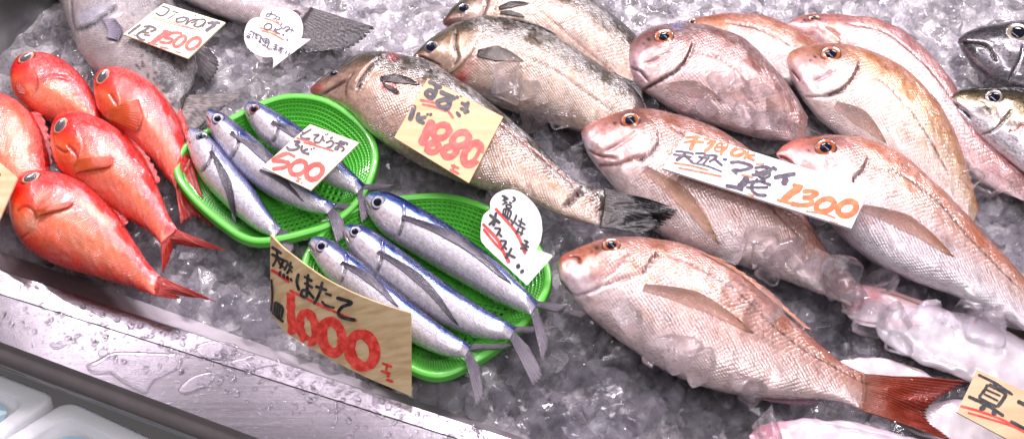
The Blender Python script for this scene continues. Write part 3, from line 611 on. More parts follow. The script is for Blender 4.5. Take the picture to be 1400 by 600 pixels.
o,bS1 = fish_body('body', t, s1, [.045,.05,.06,.066,.066,.06,.055,.05], .46, M['bass'], lum=(.66,.57,.48), ramp=[(-1,S(224,208,198)),(-.5,S(232,214,206)),(-.05,S(210,178,160)),(.18,S(160,138,120)),(.45,S(104,94,78)),(1,S(64,60,50))],
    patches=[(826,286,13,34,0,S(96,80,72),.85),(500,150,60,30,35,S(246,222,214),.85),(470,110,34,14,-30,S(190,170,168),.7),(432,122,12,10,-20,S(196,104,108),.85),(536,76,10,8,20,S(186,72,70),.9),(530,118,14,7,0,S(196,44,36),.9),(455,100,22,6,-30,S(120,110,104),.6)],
    lines=[([(530,74),(515,86),(498,104),(487,124)],3.2,S(30,20,22),.95,.004),([(440,130),(460,118),(474,110)],2,S(90,64,66),.7,.0015),([(484,100),(474,116),(472,134)],2,S(140,100,100),.6,.001),
           ([(610,118),(660,150),(720,198),(770,240),(812,278)],1.8,S(196,100,60),.6,.0004),([(798,258),(786,270),(772,284)],3,S(92,40,34),.9,.004)],
    steps=[([(540,74),(520,88),(502,106),(490,128)],.005,16,1)], scale_from=.27)
eye(t, 457,101, 7, bS1, 'iris_dark', pr=.7, squash=.6)
fin(t, [(520,104),(519,108),(521,112)], [(574,116),(572,124),(548,122)], .09, S(40,32,30), S(66,54,50), [bS1], .0015, rays=9, name='pectoral_fin', jag=.06, leaf=13)
fin(t, [(522,112),(524,116),(528,120)], [(542,122),(546,126),(540,128)], .09, S(40,14,14), S(60,20,18), [bS1], .003, rays=4, name='gill_wound')

# --- sea bream
def BRM(d=1.0, o_=0): 
    f = lambda *c: S(*[x*d for x in c])
    return [(-1,f(238,220,218)),(-.5,f(240,214,208)),(-.1,f(234,196,184)),(.3,f(224,176-o_*.1,156-o_*.3)),(.65,f(214,154-o_*.2,130-o_*.6)),(1,f(186,112,98))]
def bream(label, pairs, z, k, rp, eyep, er, patches, lines, steps, latline=None, gill=None, pect=None, irm='iris_orange', gname='sea bream laid on the ice', squash=.92, pcol=((190,140,110),(170,124,100)), extra=(), rs=(214,170,156), pw=24):
    t = root('sea_bream', centre(pairs,0), label, 'fish', gname)
    ll = list(lines)
    if eyep:
        sx_,sy_ = (pairs[0][0]+pairs[0][2])/2,(pairs[0][1]+pairs[0][3])/2; ex_,ey_ = eyep; q_=er
        patches = list(patches)+[(ex_,ey_,q_*1.5,q_*1.35,0,S(150,104,100),.55),(ex_-q_*1.45+.0*sx_,ey_+q_*.25,2.6,1.8,30,S(50,26,30),.95),(ex_-q_*1.9,ey_+q_*.6,1.7,1.3,30,S(50,26,30),.9)]
        for i_ in range(9): patches.append((ex_+rng.uniform(-1.6,2.6)*q_,ey_+rng.uniform(.8,3.4)*q_,rng.uniform(5,13),rng.uniform(2.5,6),rng.uniform(-50,40),(S(226,206,206),S(176,120,116),S(214,176,150),S(150,104,110))[i_%4],.45))
        for i_ in range(12): patches.append((ex_+rng.uniform(2,13)*q_,ey_+rng.uniform(0,9)*q_,rng.uniform(10,30),rng.uniform(5,11),rng.uniform(20,50),(S(236,210,200),S(196,120,100),S(226,170,120),S(200,160,170))[i_%4],.3))
    if latline: ll.append((latline,1.5,S(120,78,60),.65,.0007))
    if gill: ll.append((gill,2.2,S(96,48,44),.85,.002)); steps = list(steps)+[(gill,.0035,16,1)]
    o,b = fish_body('body', t, pairs, z, k, M['bream'], rp, patches, ll, steps, scale_from=.27, lum=.66, gam=1.4, bumps=[(eyep[0],eyep[1],er*1.9,.0022)] if eyep else ())
    if eyep: eye(t, eyep[0], eyep[1], er*.9, b, irm, 'pupil', .55, squash)
    if pect:
        pc = np.array(pect[0],float); pc = pc.mean(0)+(pc-pc.mean(0))*.85
        fin(t, pc, pect[1], .06, S(*pcol[0]), S(*pcol[1]), list(extra)+[b], .0010, rays=12, name='pectoral_fin', jag=.05, clear=True, amp=.0007, skin=S(*rs), leaf=pw)
    return t,b
t,bB2 = bream('orange pink sea bream mostly hidden behind the dark mauve one', pr('935 34 936 38/950 27 955 60/985 20 990 85/1025 20 1035 105/1060 28 1070 115/1090 42 1100 120/1115 56 1125 120/1140 72 1150 115'), .03, .36, BRM(.98,20), (947,30), 6,
    [], [], [], latline=[(990,30),(1040,40),(1090,68)])
t,bC2 = bream('pink sea bream farthest back at the right, only its back and small eye showing', pr('1076 33 1077 36/1090 24 1090 45/1120 21 1115 60/1160 22 1150 80/1200 28 1190 100/1238 45 1225 125/1270 75 1255 155/1298 108 1280 190/1320 145 1305 220/1345 185 1335 245/1375 215 1368 262/1410 240 1400 275'), .03, .36,
    [(-1,S(232,206,206)),(0,S(228,186,182)),(.6,S(216,160,156)),(1,S(190,110,108))], (1113,26), 9, [(1095,38,30,10,5,S(220,150,150),.6)], [([(1130,36),(1150,52),(1146,70)],2,S(150,80,80),.6,.0012)], [], latline=[(1160,32),(1210,44),(1260,84),(1296,126),(1330,180)], squash=.6)
fin(t, [(1352,190),(1376,214),(1400,236)], [(1372,184),(1400,206),(1430,232)], .02, S(196,110,104), S(170,90,90), rays=10, name='dorsal_fin', jag=.25)
fin(t, [(1408,242),(1404,256),(1400,274)], [(1460,262),(1440,285),(1430,305)], .03, S(196,110,104), S(150,70,70), rays=10, name='tail_fin', jag=.1)
t,bA2 = bream('dark mauve sea bream with its mouth to the sea bass', pr('855 74 856 82/862 60 862 102/880 45 875 120/910 36 900 138/945 34 930 155/980 40 965 168/1015 54 1005 180/1045 80 1035 188/1070 108 1060 192/1090 135 1082 196/1105 160 1100 200'), .045, .38,
    [(-1,S(222,200,200)),(-.4,S(212,178,172)),(.1,S(196,154,146)),(.5,S(176,132,126)),(1,S(146,108,108))], (908,51), 15,
    [(872,85,18,26,20,S(206,180,190),.7),(915,85,30,12,-30,S(206,180,172),.6),(925,38,9,5,0,S(120,150,220),.8)],
    [([(862,92),(876,100),(886,112)],2,S(110,70,84),.7,.0014),([(880,88),(902,80),(920,66)],2,S(150,110,120),.5,.0008)], [],
    latline=[(950,70),(985,80),(1015,108),(1040,145)], gill=[(950,56),(938,82),(924,98),(896,114),(878,126)], pect=([(918,110),(914,118),(912,126)],[(988,138),(966,146),(936,134)]), pcol=((120,84,88),(176,140,128)))
t,bD2 = bream('golden backed sea bream above the silvery pink one whose snout meets the card', pr('1074 82 1076 88/1080 72 1084 110/1098 65 1098 135/1125 62 1118 160/1160 64 1148 185/1200 76 1185 215/1238 98 1220 240/1272 130 1250 262/1298 168 1275 280/1315 208 1298 295/1328 248 1315 305/1338 285 1328 312'), .046, .38,
    [(-1,S(238,222,220)),(-.4,S(242,220,206)),(.1,S(240,206,172)),(.5,S(232,178,124)),(.85,S(206,146,104)),(1,S(170,112,94))], (1136,75), 15,
    [(1100,90,26,26,0,S(222,176,184),.7),(1125,108,34,14,-10,S(224,190,196),.6),(1160,90,16,16,0,S(206,160,160),.5)],
    [([(1082,96),(1090,106),(1094,112)],2,S(150,84,90),.7,.0014),([(1112,112),(1130,104),(1146,98)],2.2,S(150,120,140),.5,.0008),([(1100,133),(1130,132),(1160,122)],1.6,S(170,130,130),.6,.0012)], [],
    latline=[(1184,104),(1210,114),(1240,146),(1272,192),(1298,240)], gill=[(1178,82),(1168,104),(1152,122),(1128,132)], pect=([(1146,134),(1142,142),(1138,152)],[(1212,196),(1190,190),(1150,176)]), pcol=((96,70,76),(200,150,120)))
t,bE2 = bream('rosy sea bream under the long white price card, ice on its back', pr('794 182 796 192/802 168 805 212/825 155 822 235/860 150 848 268/900 152 878 302/945 163 915 330/990 182 960 350/1030 210 1005 362/1066 248 1048 374/1096 290 1084 388/1122 330 1112 398/1148 368 1138 408/1172 396 1166 420'), .046, .38, BRM(.93), (862,166), 15,
    [(815,180,22,22,20,S(206,150,146),.8),(850,205,40,14,-25,S(216,170,168),.6),(802,200,10,20,0,S(236,226,232),.8),(846,250,30,24,20,S(232,216,216),.7),(930,180,50,16,15,S(186,130,112),.6)],
    [([(804,206),(820,214),(842,216)],2,S(150,96,100),.6,.0014),([(826,208),(850,196),(872,180)],2.2,S(150,100,100),.5,.0008),([(815,228),(850,224),(880,212)],2,S(150,100,100),.6,.0014)], [],
    gill=[(902,178),(900,196),(890,210),(870,222)], latline=[(905,168),(960,196),(1010,238),(1060,290),(1110,340)], pect=([(890,226),(882,228),(872,238)],[(984,335),(960,322),(925,300)]), pcol=((196,140,100),(206,160,130)))
t,bF = bream('silvery pink sea bream with bright orange eye, snout against the white price card', pr('1061 210 1062 214/1070 200 1075 228/1090 191 1090 250/1120 187 1110 275/1155 187 1135 305/1195 194 1162 335/1232 212 1200 362/1268 242 1250 385/1305 277 1298 402/1340 315 1340 420/1375 352 1378 438/1412 392 1412 458/1450 430 1445 475'), .058, .36,
    [(-1,S(224,218,224)),(-.5,S(232,218,220)),(-.05,S(238,208,200)),(.35,S(234,188,170)),(.7,S(226,160,130)),(1,S(196,116,92))], (1129,203), 16,
    [(1095,212,34,20,10,S(232,150,150),.7),(1075,212,10,8,20,S(214,110,96),.8),(1150,196,26,9,10,S(206,140,146),.6),(1340,330,40,8,45,S(230,140,90),.5)],
    [([(1066,214),(1078,220),(1090,232)],2,S(150,60,50),.8,.002)], [],
    gill=[(1188,214),(1180,232),(1168,244),(1168,262)], latline=[(1192,228),(1236,240),(1285,278),(1322,320),(1362,362),(1400,400)], pect=([(1180,276),(1178,284),(1178,292)],[(1305,352),(1280,338),(1230,312)]), pcol=((150,88,66),(206,150,120)))
t,bG = bream('large pink sea bream nearest the camera with a long red tail', pr('762 362 763 366/768 350 766 384/785 341 778 400/808 332 795 422/840 325 822 447/880 325 858 475/925 331 900 503/970 348 945 524/1012 375 990 538/1050 408 1040 545/1085 440 1085 546/1120 470 1120 546/1152 496 1150 550/1185 511 1180 560'), .056, .38, BRM(1.0), (836,336), 14,
    [(800,360,34,18,15,S(206,134,104),.8),(790,388,22,22,20,S(236,220,226),.85),(775,352,10,7,0,S(220,130,110),.7),(850,350,44,14,10,S(190,132,96),.55),(860,420,60,26,35,S(240,226,228),.7),(905,345,12,16,0,S(196,150,110),.4),(1000,545,90,12,4,S(170,150,140),.5)],
    [([(766,384),(784,404),(804,400),(822,390)],1.8,S(200,176,186),.6,.0018),([(824,384),(844,366),(864,346)],2.4,S(200,140,140),.7,.001),([(780,350),(790,352),(792,358)],1.6,S(150,70,60),.7,.0014),([(820,392),(846,382),(877,374)],2,S(150,100,84),.7,.0016)], [],
    gill=[(903,343),(892,354),(884,366),(877,374)], latline=[(909,348),(946,360),(985,382),(1020,408),(1054,440),(1100,478),(1150,506),(1186,526)],
    pect=([(886,382),(878,392),(876,404)],[(1032,456),(1000,450),(950,432)]), pcol=((140,92,66),(206,150,126)))
fin(t, [(1184,511),(1184,534),(1180,562)], [(1326,518),(1268,562),(1306,606)], (.056,.04), S(192,76,42), S(146,42,30), [bG], .0012, rays=22, jag=.06, name='tail_fin', amp=.0018, steps=24, skin=S(214,150,130), ripple=.008)
fin(t, [(960,346),(1010,375),(1060,414),(1100,448)], [(985,352),(1040,388),(1085,428),(1112,452)], .062, S(214,150,120), S(206,136,110), [bG], .001, rays=12, jag=.2, name='dorsal_fin')
fin(t, [(1030,543),(1070,546),(1112,546)], [(1060,550),(1100,554),(1128,548)], .05, S(150,110,120), S(170,130,150), rays=9, jag=.3, name='anal_fin')
fin(t, [(845,456),(862,474),(880,490)], [(905,500),(925,512),(945,522)], .035, S(130,88,60), S(70,50,44), rays=8, jag=.1, name='pelvic_fin')
# tail of the front sea bass lies on the rosy bream
t = bpy.data.objects['sea_bass.002']
fin(t, [(830,258),(830,284),(822,312)], [(930,283),(916,300),(880,322)], .062, S(22,17,18), S(8,6,8), [bS1,bE2], .002, rays=15, jag=.09, name='tail_fin', amp=.0014, steps=18, skin=S(66,56,50), ripple=.010)

# --- mackerel heads at the right edge
m1 = pr('1310 54 1310 58/1322 45 1320 76/1345 38 1338 98/1375 33 1365 117/1410 29 1400 126/1450 26 1440 132/1500 26 1490 140')
t = root('dark_fish', centre(m1,0), 'dark grey fish head poking in at the right edge, above the other head', 'fish')
o,bM1 = fish_body('body', t, m1, .04, .5, M['mack'], [(-1,S(156,152,158)),(-.3,S(140,136,142)),(.3,S(106,102,108)),(.8,S(62,60,68)),(1,S(38,38,46))],
    patches=[(1330,66,16,10,20,S(56,56,60),.7)], lines=[([(1312,58),(1340,60),(1352,66),(1362,84)],2.4,S(24,24,28),.9,.0025),([(1380,110),(1395,80),(1400,60)],2,S(60,60,66),.5,.0012)], scale_from=.7)
eye(t, 1391,46, 15.5, bM1, 'iris_tan', pr=.56, squash=.95)
m2 = pr('1299 134 1300 138/1310 125 1308 152/1335 122 1325 172/1365 121 1350 195/1400 122 1375 214/1440 126 1405 238/1490 132 1450 262')
t = root('dark_fish', centre(m2,0), 'olive mottled fish head with white throat, lower of the two heads at the right edge', 'fish')
o,bM2 = fish_body('body', t, m2, .045, .45, M['mack'], [(-1,S(226,222,228)),(-.55,S(220,212,214)),(-.2,S(190,176,150)),(.2,S(128,114,86)),(.6,S(66,60,48)),(1,S(46,44,44))],
    patches=[(1370,165,24,9,20,S(200,190,176),.7),(1345,150,16,8,10,S(52,46,40),.7)], lines=[([(1301,140),(1318,152),(1328,164)],2.6,S(20,18,18),.9,.003),([(1380,180),(1394,174),(1402,170)],2,S(206,110,80),.8,.001),([(1340,186),(1362,176),(1384,150)],2,S(90,70,56),.6,.0015)], scale_from=.7)
eye(t, 1359,134, 12, bM2, 'iris_tan', pr=.6, squash=.95)
fin(t, [(1320,172),(1330,184),(1345,195)], [(1324,176),(1334,190),(1350,200)], .03, S(220,210,215), S(200,190,200), rays=4, name='pelvic_fin')

# --- squid
SQ = [(-1,S(236,228,234)),(0,S(244,240,244)),(.6,S(240,232,240)),(1,S(224,206,216))]
def squid(label, pairs, z, patches=(), lines=(), k=.26):
    t = root('squid', centre(pairs,0), label, 'squid', 'raw white squid beside the large sea bream')
    o,b = fish_body('mantle', t, pairs, z, k, M['squid'], SQ, patches, lines, scale_from=2, tailthin=0, N=110, Mt=60, lum=.72, rough_=2.2)
    return t,b
sq1 = pr('1196 440 1196 446/1210 424 1204 462/1240 418 1230 482/1280 420 1268 500/1320 430 1310 516/1360 444 1350 530/1400 462 1390 545/1450 485 1440 560')
t,bq1 = squid('milky white squid right of the red tail, under the wooden board with one big character', sq1, .03, [(1230,440,40,8,10,S(230,200,205),.6)])
fl = pr('1150 408 1151 418/1162 394 1163 436/1182 390 1184 446/1206 394 1206 448/1232 401 1230 440/1262 411 1258 440/1290 421 1286 440/1318 432 1314 440')
o,bqh = fish_body('head', t, fl, .032, .2, M['squid'], [(-1,S(244,232,236)),(0,S(246,226,228)),(.6,S(240,206,210)),(1,S(226,184,190))],
    [(1168,412,15,12,0,S(226,140,146),.7),(1190,404,16,7,10,S(224,120,116),.6),(1215,425,26,8,12,S(250,242,246),.8)], [([(1160,436),(1200,444),(1250,440)],2,S(200,170,160),.5,.001),([(1196,396),(1240,408),(1312,434)],1.3,S(150,124,80),.6,.0006),([(1180,420),(1215,424),(1262,430)],1.5,S(226,190,196),.5,.0012)], scale_from=2, N=90, Mt=50, lum=.72, rough_=1.6)
sq2 = pr('1136 500 1137 506/1150 492 1154 512/1180 488 1186 514/1220 492 1222 518/1256 504 1252 520/1276 516 1272 522')
t,bq2 = squid('small white squid wing with a brown rim above the red tail', sq2, .03, [], [([(1150,492),(1190,486),(1230,494),(1262,508)],2,S(140,110,60),.6,0)], k=.22)
sq3 = pr('1024 596 1025 600/1040 582 1040 625/1080 574 1080 650/1130 573 1130 665/1180 580 1180 670/1230 592 1230 672/1280 606 1280 672')
t,bq3 = squid('pinkish squid along the bottom edge, in front of the large sea bream', sq3, .045, [(1050,590,34,16,0,S(224,140,160),.8)], [([(1120,578),(1170,586),(1230,600)],1.5,S(210,190,200),.5,.001)])
sq4 = pr('1225 572 1226 578/1250 556 1250 592/1290 548 1285 606/1330 548 1320 620/1370 556 1360 630/1420 570 1410 640')
t,bq4 = squid('white squid below the red tail, beside the wooden board', sq4, .022, [(1300,580,60,16,10,S(250,246,250),.5)])
fin(t, [(1300,470),(1340,480),(1400,500)], [(1370,445),(1400,452),(1440,462)], .03, S(110,104,80), S(70,64,50), rays=12, name='fin_edge')
del bq2
# ---------------------------------------------------------------- green baskets
def basket(label, rim, z_top, z_bot, sx=.74):
    rim_s = catmull(rim, np.linspace(0,1,144,endpoint=False), True)
    top = P(rim_s[:,0], rim_s[:,1], z_top); c = top.mean(0)
    t = root('green_basket', (c[0],c[1],z_bot-.003), label, 'basket', 'green plastic baskets of flying fish')
    n = len(top)
    # rolled rim
    d = top-c; d[:,2]=0; L = np.linalg.norm(d,axis=1)[:,None]; dn = d/L
    prof = [(.0050*math.cos(a), .0024*math.sin(a)) for a in np.linspace(0,2*math.pi,12,endpoint=False)]
    V = np.array([top+dn*(q[0]-.004)+np.array([0,0,q[1]]) for q in prof]); V = np.transpose(V,(1,0,2))
    V2 = np.vstack([V, V[:1]])
    mesh('rim', V2.reshape(-1,3), grid_faces(n+1,12,True), M['green'], t)
    # outer flange
    fl = np.array([top+dn*(-.004), top+dn*(.002)+np.array([0,0,-.008]), top+dn*(-.006)+np.array([0,0,-.016]), top-dn*.010+np.array([0,0,-.017])]); fl = np.transpose(fl,(1,0,2)); fl=np.vstack([fl,fl[:1]])
    mesh('flange', fl.reshape(-1,3), grid_faces(n+1,4), M['green'], t)
    # lattice wall: bands and ribs round real slots
    def wall(s, zz): q = c+d*s; q = q.copy(); q[:,2] = zz; return q
    levels = [0,.1,.2,.32,.44,.56,.68,.8,.9,1]
    rows = []
    for q in levels:
        s = 1-(1-sx)*(q**1.1)-.035; rows.append(wall(s, z_top+(z_bot-z_top)*(q**.85)))
    rows = np.transpose(np.array(rows),(1,0,2)); rows = np.vstack([rows,rows[:1]])
    m = len(levels); F = grid_faces(n+1,m)
    o = mesh('slotted_wall', rows.reshape(-1,3), F, M['green'], t, smooth=False)
    w = o.modifiers.new('slots','WIREFRAME'); w.thickness = .0052; w.use_even_offset = False; w.use_replace = True
    back = []
    for q in levels:
        s = 1-(1-sx)*(q**1.1)-.029; back.append(wall(s, z_top-.002+(z_bot-z_top)*(q**.85)))
    back = np.transpose(np.array(back),(1,0,2)); back = np.vstack([back,back[:1]])
    mesh('outer_shell', back.reshape(-1,3), F, M['green'], t)
    # floor
    rr = np.linspace(sx-.035,.0,13); fl = []
    for q in rr: 
        p_ = wall(q, z_bot+.0003); fl.append(p_)
    fl = np.transpose(np.array(fl)[:, ::2],(1,0,2)); fl = np.vstack([fl,fl[:1]])
    o = mesh('slotted_floor', fl.reshape(-1,3), grid_faces(len(fl),13), M['green'], t, smooth=False)
    w = o.modifiers.new('slots','WIREFRAME'); w.thickness = .007; w.use_even_offset = False
    return t
basket('oval green plastic basket holding three flying fish, the farther of two, under the 500 tag',
    [(238,224),(252,198),(284,176),(318,158),(360,138),(400,129),(445,135),(484,158),(510,188),(516,222),(498,268),(460,305),(414,322),(364,332),(333,328),(303,309),(268,279),(243,248)], .050, .012)
basket('green plastic basket holding three flying fish, the nearer of two, behind the 1000 board',
    [(413,368),(424,335),(455,300),(500,278),(560,267),(620,267),(680,288),(726,322),(751,364),(749,400),(722,440),(684,474),(640,502),(602,516),(566,508),(528,482),(480,438),(438,402)], .044, .012)
# ---------------------------------------------------------------- flying fish
FR = [(-1,S(210,206,214)),(-.5,S(234,230,236)),(-.15,S(222,218,230)),(-.02,S(176,178,204)),(.12,S(190,200,226)),(.24,S(110,136,196)),(.38,S(34,78,150)),(.65,S(14,42,112)),(1,S(14,24,70))]
FRg = [(-1,S(206,206,214)),(-.4,S(226,222,232)),(.1,S(206,204,220)),(.5,S(150,156,190)),(.8,S(90,100,150)),(1,S(60,70,110))]
def flyfish(label, pairs, z, eyep, er, irm, wing, tails, rp=FR, gx=None, anal=None):
    t = root('flying_fish', centre(pairs,0), label, 'fish', 'flying fish in the green baskets')
    p = np.array(pairs); 
    patches = []; a,b_,c_,d_ = p[2]; cx,cyy = (a+c_)/2,(b_+d_)/2
    patches.append((cx,cyy,20,16,35,S(232,222,226),.75)); a,b_,c_,d_ = p[1]; patches.append(((a*.4+c_*.6),(b_*.4+d_*.6),12,12,30,S(220,208,212),.7))
    g0 = p[3]; dx,dy,vx,vy = g0; k_=.85
    q2 = p[2]; mx = [(q2[0]*.55+dx*.45+ (vx-dx)*f+ (6*math.sin(f*3.1)), q2[1]*.55+dy*.45+(vy-dy)*f) for f in (0.12,.35,.6,.85)]
    lines = [(mx,1.8,S(90,80,96),.6,.0022)]
    # mouth
    sn = p[0]; l1 = p[1]; lines.append(([(sn[0]+1,(sn[1]+sn[3])/2+1),((sn[0]+l1[2])/2+5,(sn[1]+l1[3])/2+2)],1.2,S(90,70,80),.6,.001))
    tailz = z[-1] if isinstance(z,(list,tuple)) else z
    o,b = fish_body('body', t, pairs, z, .72, M['fly'], rp, patches, lines, steps=[(mx,.0022,10,1)], scale_from=.33, tailthin=.1, wobble=.08, gam=1.3, lum=1.0, rough_=.3, bumps=[(eyep[0],eyep[1],er*1.7,.0016)])
    eye(t, eyep[0], eyep[1], er, b, irm, 'pupil', .56, .95)
    for w in wing: fin(t, w[0], w[1], .05, S(92,86,102), S(66,62,76), [b], .0011, rays=10, name=w[2], amp=.0009, jag=.04, leaf=(13 if w[2]=='pectoral_fin' else 7))
    for bs_,tp in tails: fin(t, bs_, tp, (tailz,tailz-.008), S(110,104,120), S(130,120,134), [], rays=8, name='tail_fin', amp=.0012, jag=.06)
    return t,b
F1 = pr('255 186 256 191/264 177 256 204/284 184 263 226/304 202 279 254/327 229 302 278/350 258 326 299/370 290 351 316/385 313 375 325')
F2 = pr('281 155 282 160/290 151 285 178/312 160 299 205/345 184 328 240/378 214 360 264/408 242 392 280/436 266 424 290/460 279 448 292')
F3 = pr('334 148 334 153/343 141 339 168/365 146 355 192/398 165 385 215/432 188 415 235/462 213 442 250/484 236 467 260/499 252 488 265')
F4 = pr('422 332 422 337/432 324 427 352/455 329 445 380/490 352 480 410/528 383 518 442/565 413 558 467/600 441 594 483/628 460 618 488/645 471 636 487')
F5 = pr('470 314 470 320/480 307 475 342/506 312 497 367/540 334 529 395/575 360 565 422/612 387 602 444/648 412 640 459/680 431 672 465/706 446 697 463')
F6 = pr('499 270 499 277/510 264 506 300/535 265 524 322/570 281 558 344/610 304 598 368/650 333 640 392/685 361 676 412/712 388 706 424/736 412 726 430')
flyfish('pale flying fish at the left side of the farther basket, belly to the rim', F1, .05, (276,187), 7.5, 'iris_dark', [([(288,198),(284,206),(290,216)],[(322,308),(313,290),(308,262)],'pectoral_fin')],
   [([(386,313),(382,317),(379,320)],[(424,328),(408,330),(392,328)]),([(381,319),(378,323),(375,326)],[(400,330),(402,340),(392,352)])], rp=FRg)
flyfish('flying fish in the middle of the farther basket, partly under the 500 tag', F2, .058, (298,163), 8.5, 'iris_silver', [([(318,172),(314,180),(314,192)],[(402,262),(394,262),(372,250)],'pectoral_fin'),([(358,228),(356,232),(352,238)],[(416,276),(410,282),(384,270)],'pelvic_fin')],
   [([(460,278),(457,282),(454,285)],[(488,280),(480,286),(470,288)]),([(456,284),(452,288),(448,292)],[(470,300),(472,322),(460,334)])])
flyfish('red eyed flying fish at the far side of the farther basket, under the tag', F3, .054, (348,150), 7.5, 'iris_red', [([(374,160),(370,166),(370,176)],[(432,208),(424,214),(404,206)],'pectoral_fin')],
   [([(499,252),(496,256),(493,260)],[(542,252),(528,258),(508,262)]),([(495,258),(491,262),(488,265)],[(503,272),(506,292),(494,306)])])
flyfish('flying fish at the front of the nearer basket, just behind the 1000 board', F4, [.052,.055,.062], (440,337), 9, 'iris_silver', [([(468,350),(466,358),(466,370)],[(545,420),(536,424),(508,408)],'pectoral_fin')],
   [([(645,470),(642,475),(640,479)],[(706,469),(690,476),(662,478)]),([(641,478),(638,483),(635,487)],[(656,500),(662,540),(652,558)])])
flyfish('flying fish in the middle of the nearer basket, between two others', F5, [.05,.055,.062], (486,317), 8.5, 'iris_silver', [([(520,334),(516,344),(514,354)],[(628,446),(616,448),(575,418)],'pectoral_fin')],
   [([(706,446),(703,450),(701,454)],[(764,446),(744,454),(724,456)]),([(702,452),(699,458),(697,463)],[(724,474),(742,512),(730,530)])])
flyfish('largest flying fish with a deep blue back, beside the white speech card', F6, [.05,.055,.062], (517,277), 10.5, 'iris_silver', [([(552,288),(548,296),(548,304)],[(700,388),(676,386),(630,362)],'pectoral_fin')],
   [([(736,411),(733,416),(731,420)],[(778,418),(762,426),(746,424)]),([(732,418),(729,424),(726,430)],[(742,440),(750,470),(742,498)])])

# ---------------------------------------------------------------- cards and boards
def rib(line, w, closed=False):
    n = max(16, int(sum(math.dist(a,b) for a,b in zip(line,line[1:]))/3)+8)
    c = catmull(line, np.linspace(0,1,n,endpoint=not closed), closed) if len(line)>2 else np.linspace(line[0],line[1],n)
    if closed: c = np.vstack([c,c[:1]])
    d = np.gradient(c,axis=0); d /= np.maximum(np.linalg.norm(d,axis=1),1e-6)[:,None]; nn_ = np.stack([-d[:,1],d[:,0]],1)
    s = np.r_[0,np.cumsum(np.linalg.norm(c[1:]-c[:-1],axis=1))]; h = w/2; r_ = np.minimum(s,s[-1]-s)
    hw = np.full(n if not closed else len(c),h)
    if not closed:
        q = np.clip(r_/h,0,1); hw = h*np.maximum(np.sqrt(1-(1-q)**2),.25)
    hw = hw*(1+.16*(vnoise(s/14+w,s*0+w,4)-.5)*2)
    return c+nn_*hw[:,None], c-nn_*hw[:,None]
def ring(cx, cy, rx, ry, ang=0, k=14):
    a = math.radians(ang); return [(cx+math.cos(t)*rx*math.cos(a)-math.sin(t)*ry*math.sin(a), cy+math.cos(t)*rx*math.sin(a)+math.sin(t)*ry*math.cos(a)) for t in np.linspace(0,2*math.pi,k,endpoint=False)]
def lettering(parent, bvh, sc, ox, oy, mat, strokes, name):
    V=[];F=[];lvl=0
    for st in strokes:
        w, line = st[0]*(1.6 if 3.4<sc<3.7 else 1.42 if sc>2.6 else 1.15), st[1]; cl = len(st)>2
        a,b = rib(line,w,cl); lvl += 1; base = len(V)
        rows = [a, a*.5+b*.5, b]; n=len(a)
        for i in range(n):
            for r_ in rows:
                x,y = ox+r_[i,0]/sc, oy+r_[i,1]/sc; o,d = ray(x,y); h = bvh.ray_cast(o,d)
                if h[0] is None: V.append(None)
                else: V.append(np.array(h[0]) + np.array(h[1])*(.00025+.00004*lvl)*(1 if h[1].dot(d)<0 else -1))
        for i in range(n-1):
            for j in range(2):
                q = (base+i*3+j, base+i*3+j+1, base+i*3+j+4, base+i*3+j+3)
                if all(V[t_] is not None for t_ in q): F.append(q)
    used = sorted({i for q in F for i in q}); mp = {u:i for i,u in enumerate(used)}
    return mesh(name, [V[u] for u in used], [tuple(mp[i] for i in q) for q in F], mat, parent, smooth=False)
def slab(parent, name, rowsT, rowsB, zT, zB, mat, th=.003, nn=24, mm=16):
    """board given by its top edge and bottom edge in the photo"""
    u = np.linspace(0,1,nn); T = catmull(rowsT,u) if len(rowsT)>2 else np.linspace(rowsT[0],rowsT[1],nn); B = catmull(rowsB,u) if len(rowsB)>2 else np.linspace(rowsB[0],rowsB[1],nn)
    zt = np.linspace(zT[0],zT[1],nn); zb = np.linspace(zB[0],zB[1],nn)
    Tw = P(T[:,0],T[:,1],zt); Bw = P(B[:,0],B[:,1],zb); v = np.linspace(0,1,mm)
    X = Tw[:,None,:]*(1-v[None,:,None])+Bw[:,None,:]*v[None,:,None]
    du = np.gradient(X,axis=0); dv = np.gradient(X,axis=1); N_ = np.cross(du,dv); N_ /= np.linalg.norm(N_,axis=2,keepdims=True)
    if (N_*(cam_loc-X)).sum()<0: N_=-N_
    Y = X-N_*th; k = nn*mm; f1 = grid_faces(nn,mm)
    fr = [tuple(q) for q in f1]; faces = list(fr)+[tuple(k+i for i in reversed(q)) for q in f1]
    bd = [i*mm for i in range(nn)]+[(nn-1)*mm+j for j in range(1,mm)]+[i*mm+mm-1 for i in range(nn-2,-1,-1)]+[j for j in range(mm-2,0,-1)]
    for a,b in zip(bd,bd[1:]+bd[:1]): faces.append((a,b,b+k,a+k))
    V = np.vstack([X.reshape(-1,3),Y.reshape(-1,3)])
    o = mesh(name, V, faces, mat, parent, smooth=False)
    o.data.update(); return bvh_of(X.reshape(-1,3), f1)
def spike(parent, x, y, z1, z0, r=.0028):
    p = P(x,y,z1)+np.array([0,.012,0]); a = np.linspace(0,2*math.pi,10,endpoint=False); q = [(r,z1),(r,z0+.02),(r*.3,z0)]
    V = [[p[0]+rr*math.cos(t_),p[1]+rr*math.sin(t_),zz] for rr,zz in q for t_ in a]; f = grid_faces(3,10,True)
    mesh('spike', V, f, plain('spike_wood',(.4,.3,.2),.6), parent)
Wd = wood('pale_wood', S(232,206,168), S(206,172,128), 12); Wd2 = wood('peach_wood', S(244,222,200), S(236,206,178), 28, 60)
Wd3 = wood('striped_wood', S(214,190,150), S(186,158,116), -32, 120); Wy = wood('cream_wood', S(246,234,200), S(240,224,184), 10, 50)
